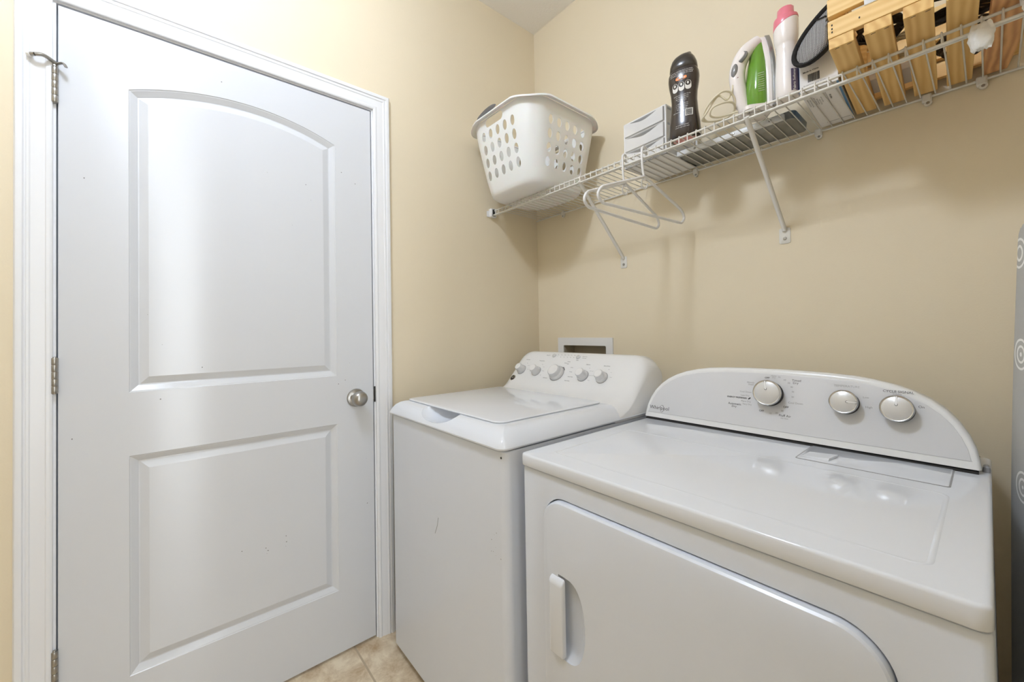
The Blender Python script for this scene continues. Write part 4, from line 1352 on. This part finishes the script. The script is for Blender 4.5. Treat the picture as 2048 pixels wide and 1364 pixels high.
# tag on the front board
bm = bmesh.new(); box(bm, .060, .122, -.0028, -.0012, .060, .112, .0004)
tg = mk('barcode_tag', bm, M_tag, cr, smooth=0, local=True)
bm = bmesh.new(); xb = .070
for k in range(14):
    w_ = random.choice((.0005, .0009)); box(bm, xb, xb+w_, -.0032, -.0028, .068, .086); xb += w_+.0008
text(bm, '4 00318 3', frame((.082, -.0033, .0645), (1, 0, 0), (0, -1, 0)), .005, 0)
mk.keep = True; mk('tag_barcode', bm, M_dgrey, tg, smooth=0, local=True); mk.keep = False

# ------------------------------------------------------------------ torn tissue stuck on the lip
def tissue(name, cx, cz, w, h, label, seed):
    rnd = random.Random(seed)
    bm = bmesh.new()
    n = 26
    top, back = [], []
    N = 9
    grid = {}
    for i in range(N+1):
        for j in range(N+1):
            u = i/N-.5; v = j/N-.5
            edge = 1+.16*(rnd.random()-.5)
            s = sqrt(max(0, 1-.55*(2*v)**2))
            x = cx+u*w*s*edge; z = cz+v*h*(1+.10*(rnd.random()-.5))
            y = -.3165-.010*(1-(2*u)**2)*(1-(2*v)**2)-.006*rnd.random()
            grid[i, j] = (x, y, z)
    f0 = {k: bm.verts.new(p) for k, p in grid.items()}
    f1 = {k: bm.verts.new((p[0], min(p[1]+.003, -.3122), p[2])) for k, p in grid.items()}
    for i in range(N):
        for j in range(N):
            bm.faces.new((f0[i, j], f0[i+1, j], f0[i+1, j+1], f0[i, j+1]))
            bm.faces.new((f1[i, j], f1[i, j+1], f1[i+1, j+1], f1[i+1, j]))
    for i in range(N):
        bm.faces.new((f0[i, 0], f1[i, 0], f1[i+1, 0], f0[i+1, 0])); bm.faces.new((f0[i, N], f0[i+1, N], f1[i+1, N], f1[i, N]))
        bm.faces.new((f0[0, i], f0[0, i+1], f1[0, i+1], f1[0, i])); bm.faces.new((f0[N, i], f1[N, i], f1[N, i+1], f0[N, i+1]))
    tag(mk(name, bm, M_tape, smooth=70), label, 'tissue scrap')
tissue('tissue_scrap', 1.549, 1.713, .034, .052, 'crumpled white tissue scrap stuck to the shelf lip below the crate', 3)
tissue('tissue_scrap', 1.610, 1.754, .030, .050, 'small white scrap on the shelf lip at the right edge of the photo', 5)

# ------------------------------------------------------------------ ironing board leaning by the right wall
ib = empty('ironing_board', (1.66, -.36, 0), 'upright ironing board in grey ring-print cover beside the dryer', 'ironing board')
BA = radians(14); BH_ = 1.362
u = Vector((sin(BA), -cos(BA), 0)); nb = Vector((-cos(BA), -sin(BA), 0))
def halfw(z):
    b = .15+.04*sin(min(1, max(0, (BH_-z)/.6))*pi/2)
    t_ = BH_-z
    if t_ < .035: b -= .035-sqrt(max(0, .035**2-(.035-t_)**2))
    return b
ctr = Vector((1.607, -.38, 0)); LEAN = .02
zs = [.03, .034, .05, .2, .4, .6, .75, .85, .95, 1.05, 1.14, 1.22, 1.28, 1.32, 1.33, 1.34, 1.35, 1.356, 1.360, 1.362]
def outline_pts(g):
    pts = [(-max(.004, halfw(z)-g), max(z, .03+g)) for z in zs] + [(max(.004, halfw(z)-g), max(z, .03+g)) for z in zs[::-1]]
    return [(a, min(b, BH_-g)) for a, b in pts]
bm = bmesh.new()
rings = []
for h, g in ((-.012, .012), (-.010, .004), (-.004, .0), (.006, .0), (.011, .004), (.014, .012), (.015, .03)):
    rings.append([ctr + u*a + nb*h + Vector((LEAN*b, 0, b)) for a, b in outline_pts(g)])
ring_stack(bm, rings)
mk('padded_cover', bm, M_board, ib, smooth=50)
for s in (-.10, .10):
    bm = bmesh.new()
    tube(bm, [ctr + u*s + nb*-.025 + Vector((0, 0, .10)), ctr + u*s*.9 + nb*-.028 + Vector((LEAN, 0, 1.0))], .009, 8)
    mk('folded_leg', bm, M_nickel, ib)
for z in (.10, .98):
    bm = bmesh.new(); tube(bm, [ctr + u*-.13 + nb*-.027 + Vector((LEAN*z, 0, z)), ctr + u*.13 + nb*-.027 + Vector((LEAN*z, 0, z))], .009, 8)
    mk('crossbar', bm, M_nickel, ib)
for s in (-.15, .15):
    bm = bmesh.new(); tube(bm, [ctr + u*s + Vector((0, 0, 0.0)), ctr + u*s + Vector((0, 0, .04))], .010, 8)
    mk('rubber_foot', bm, M_black, ib)
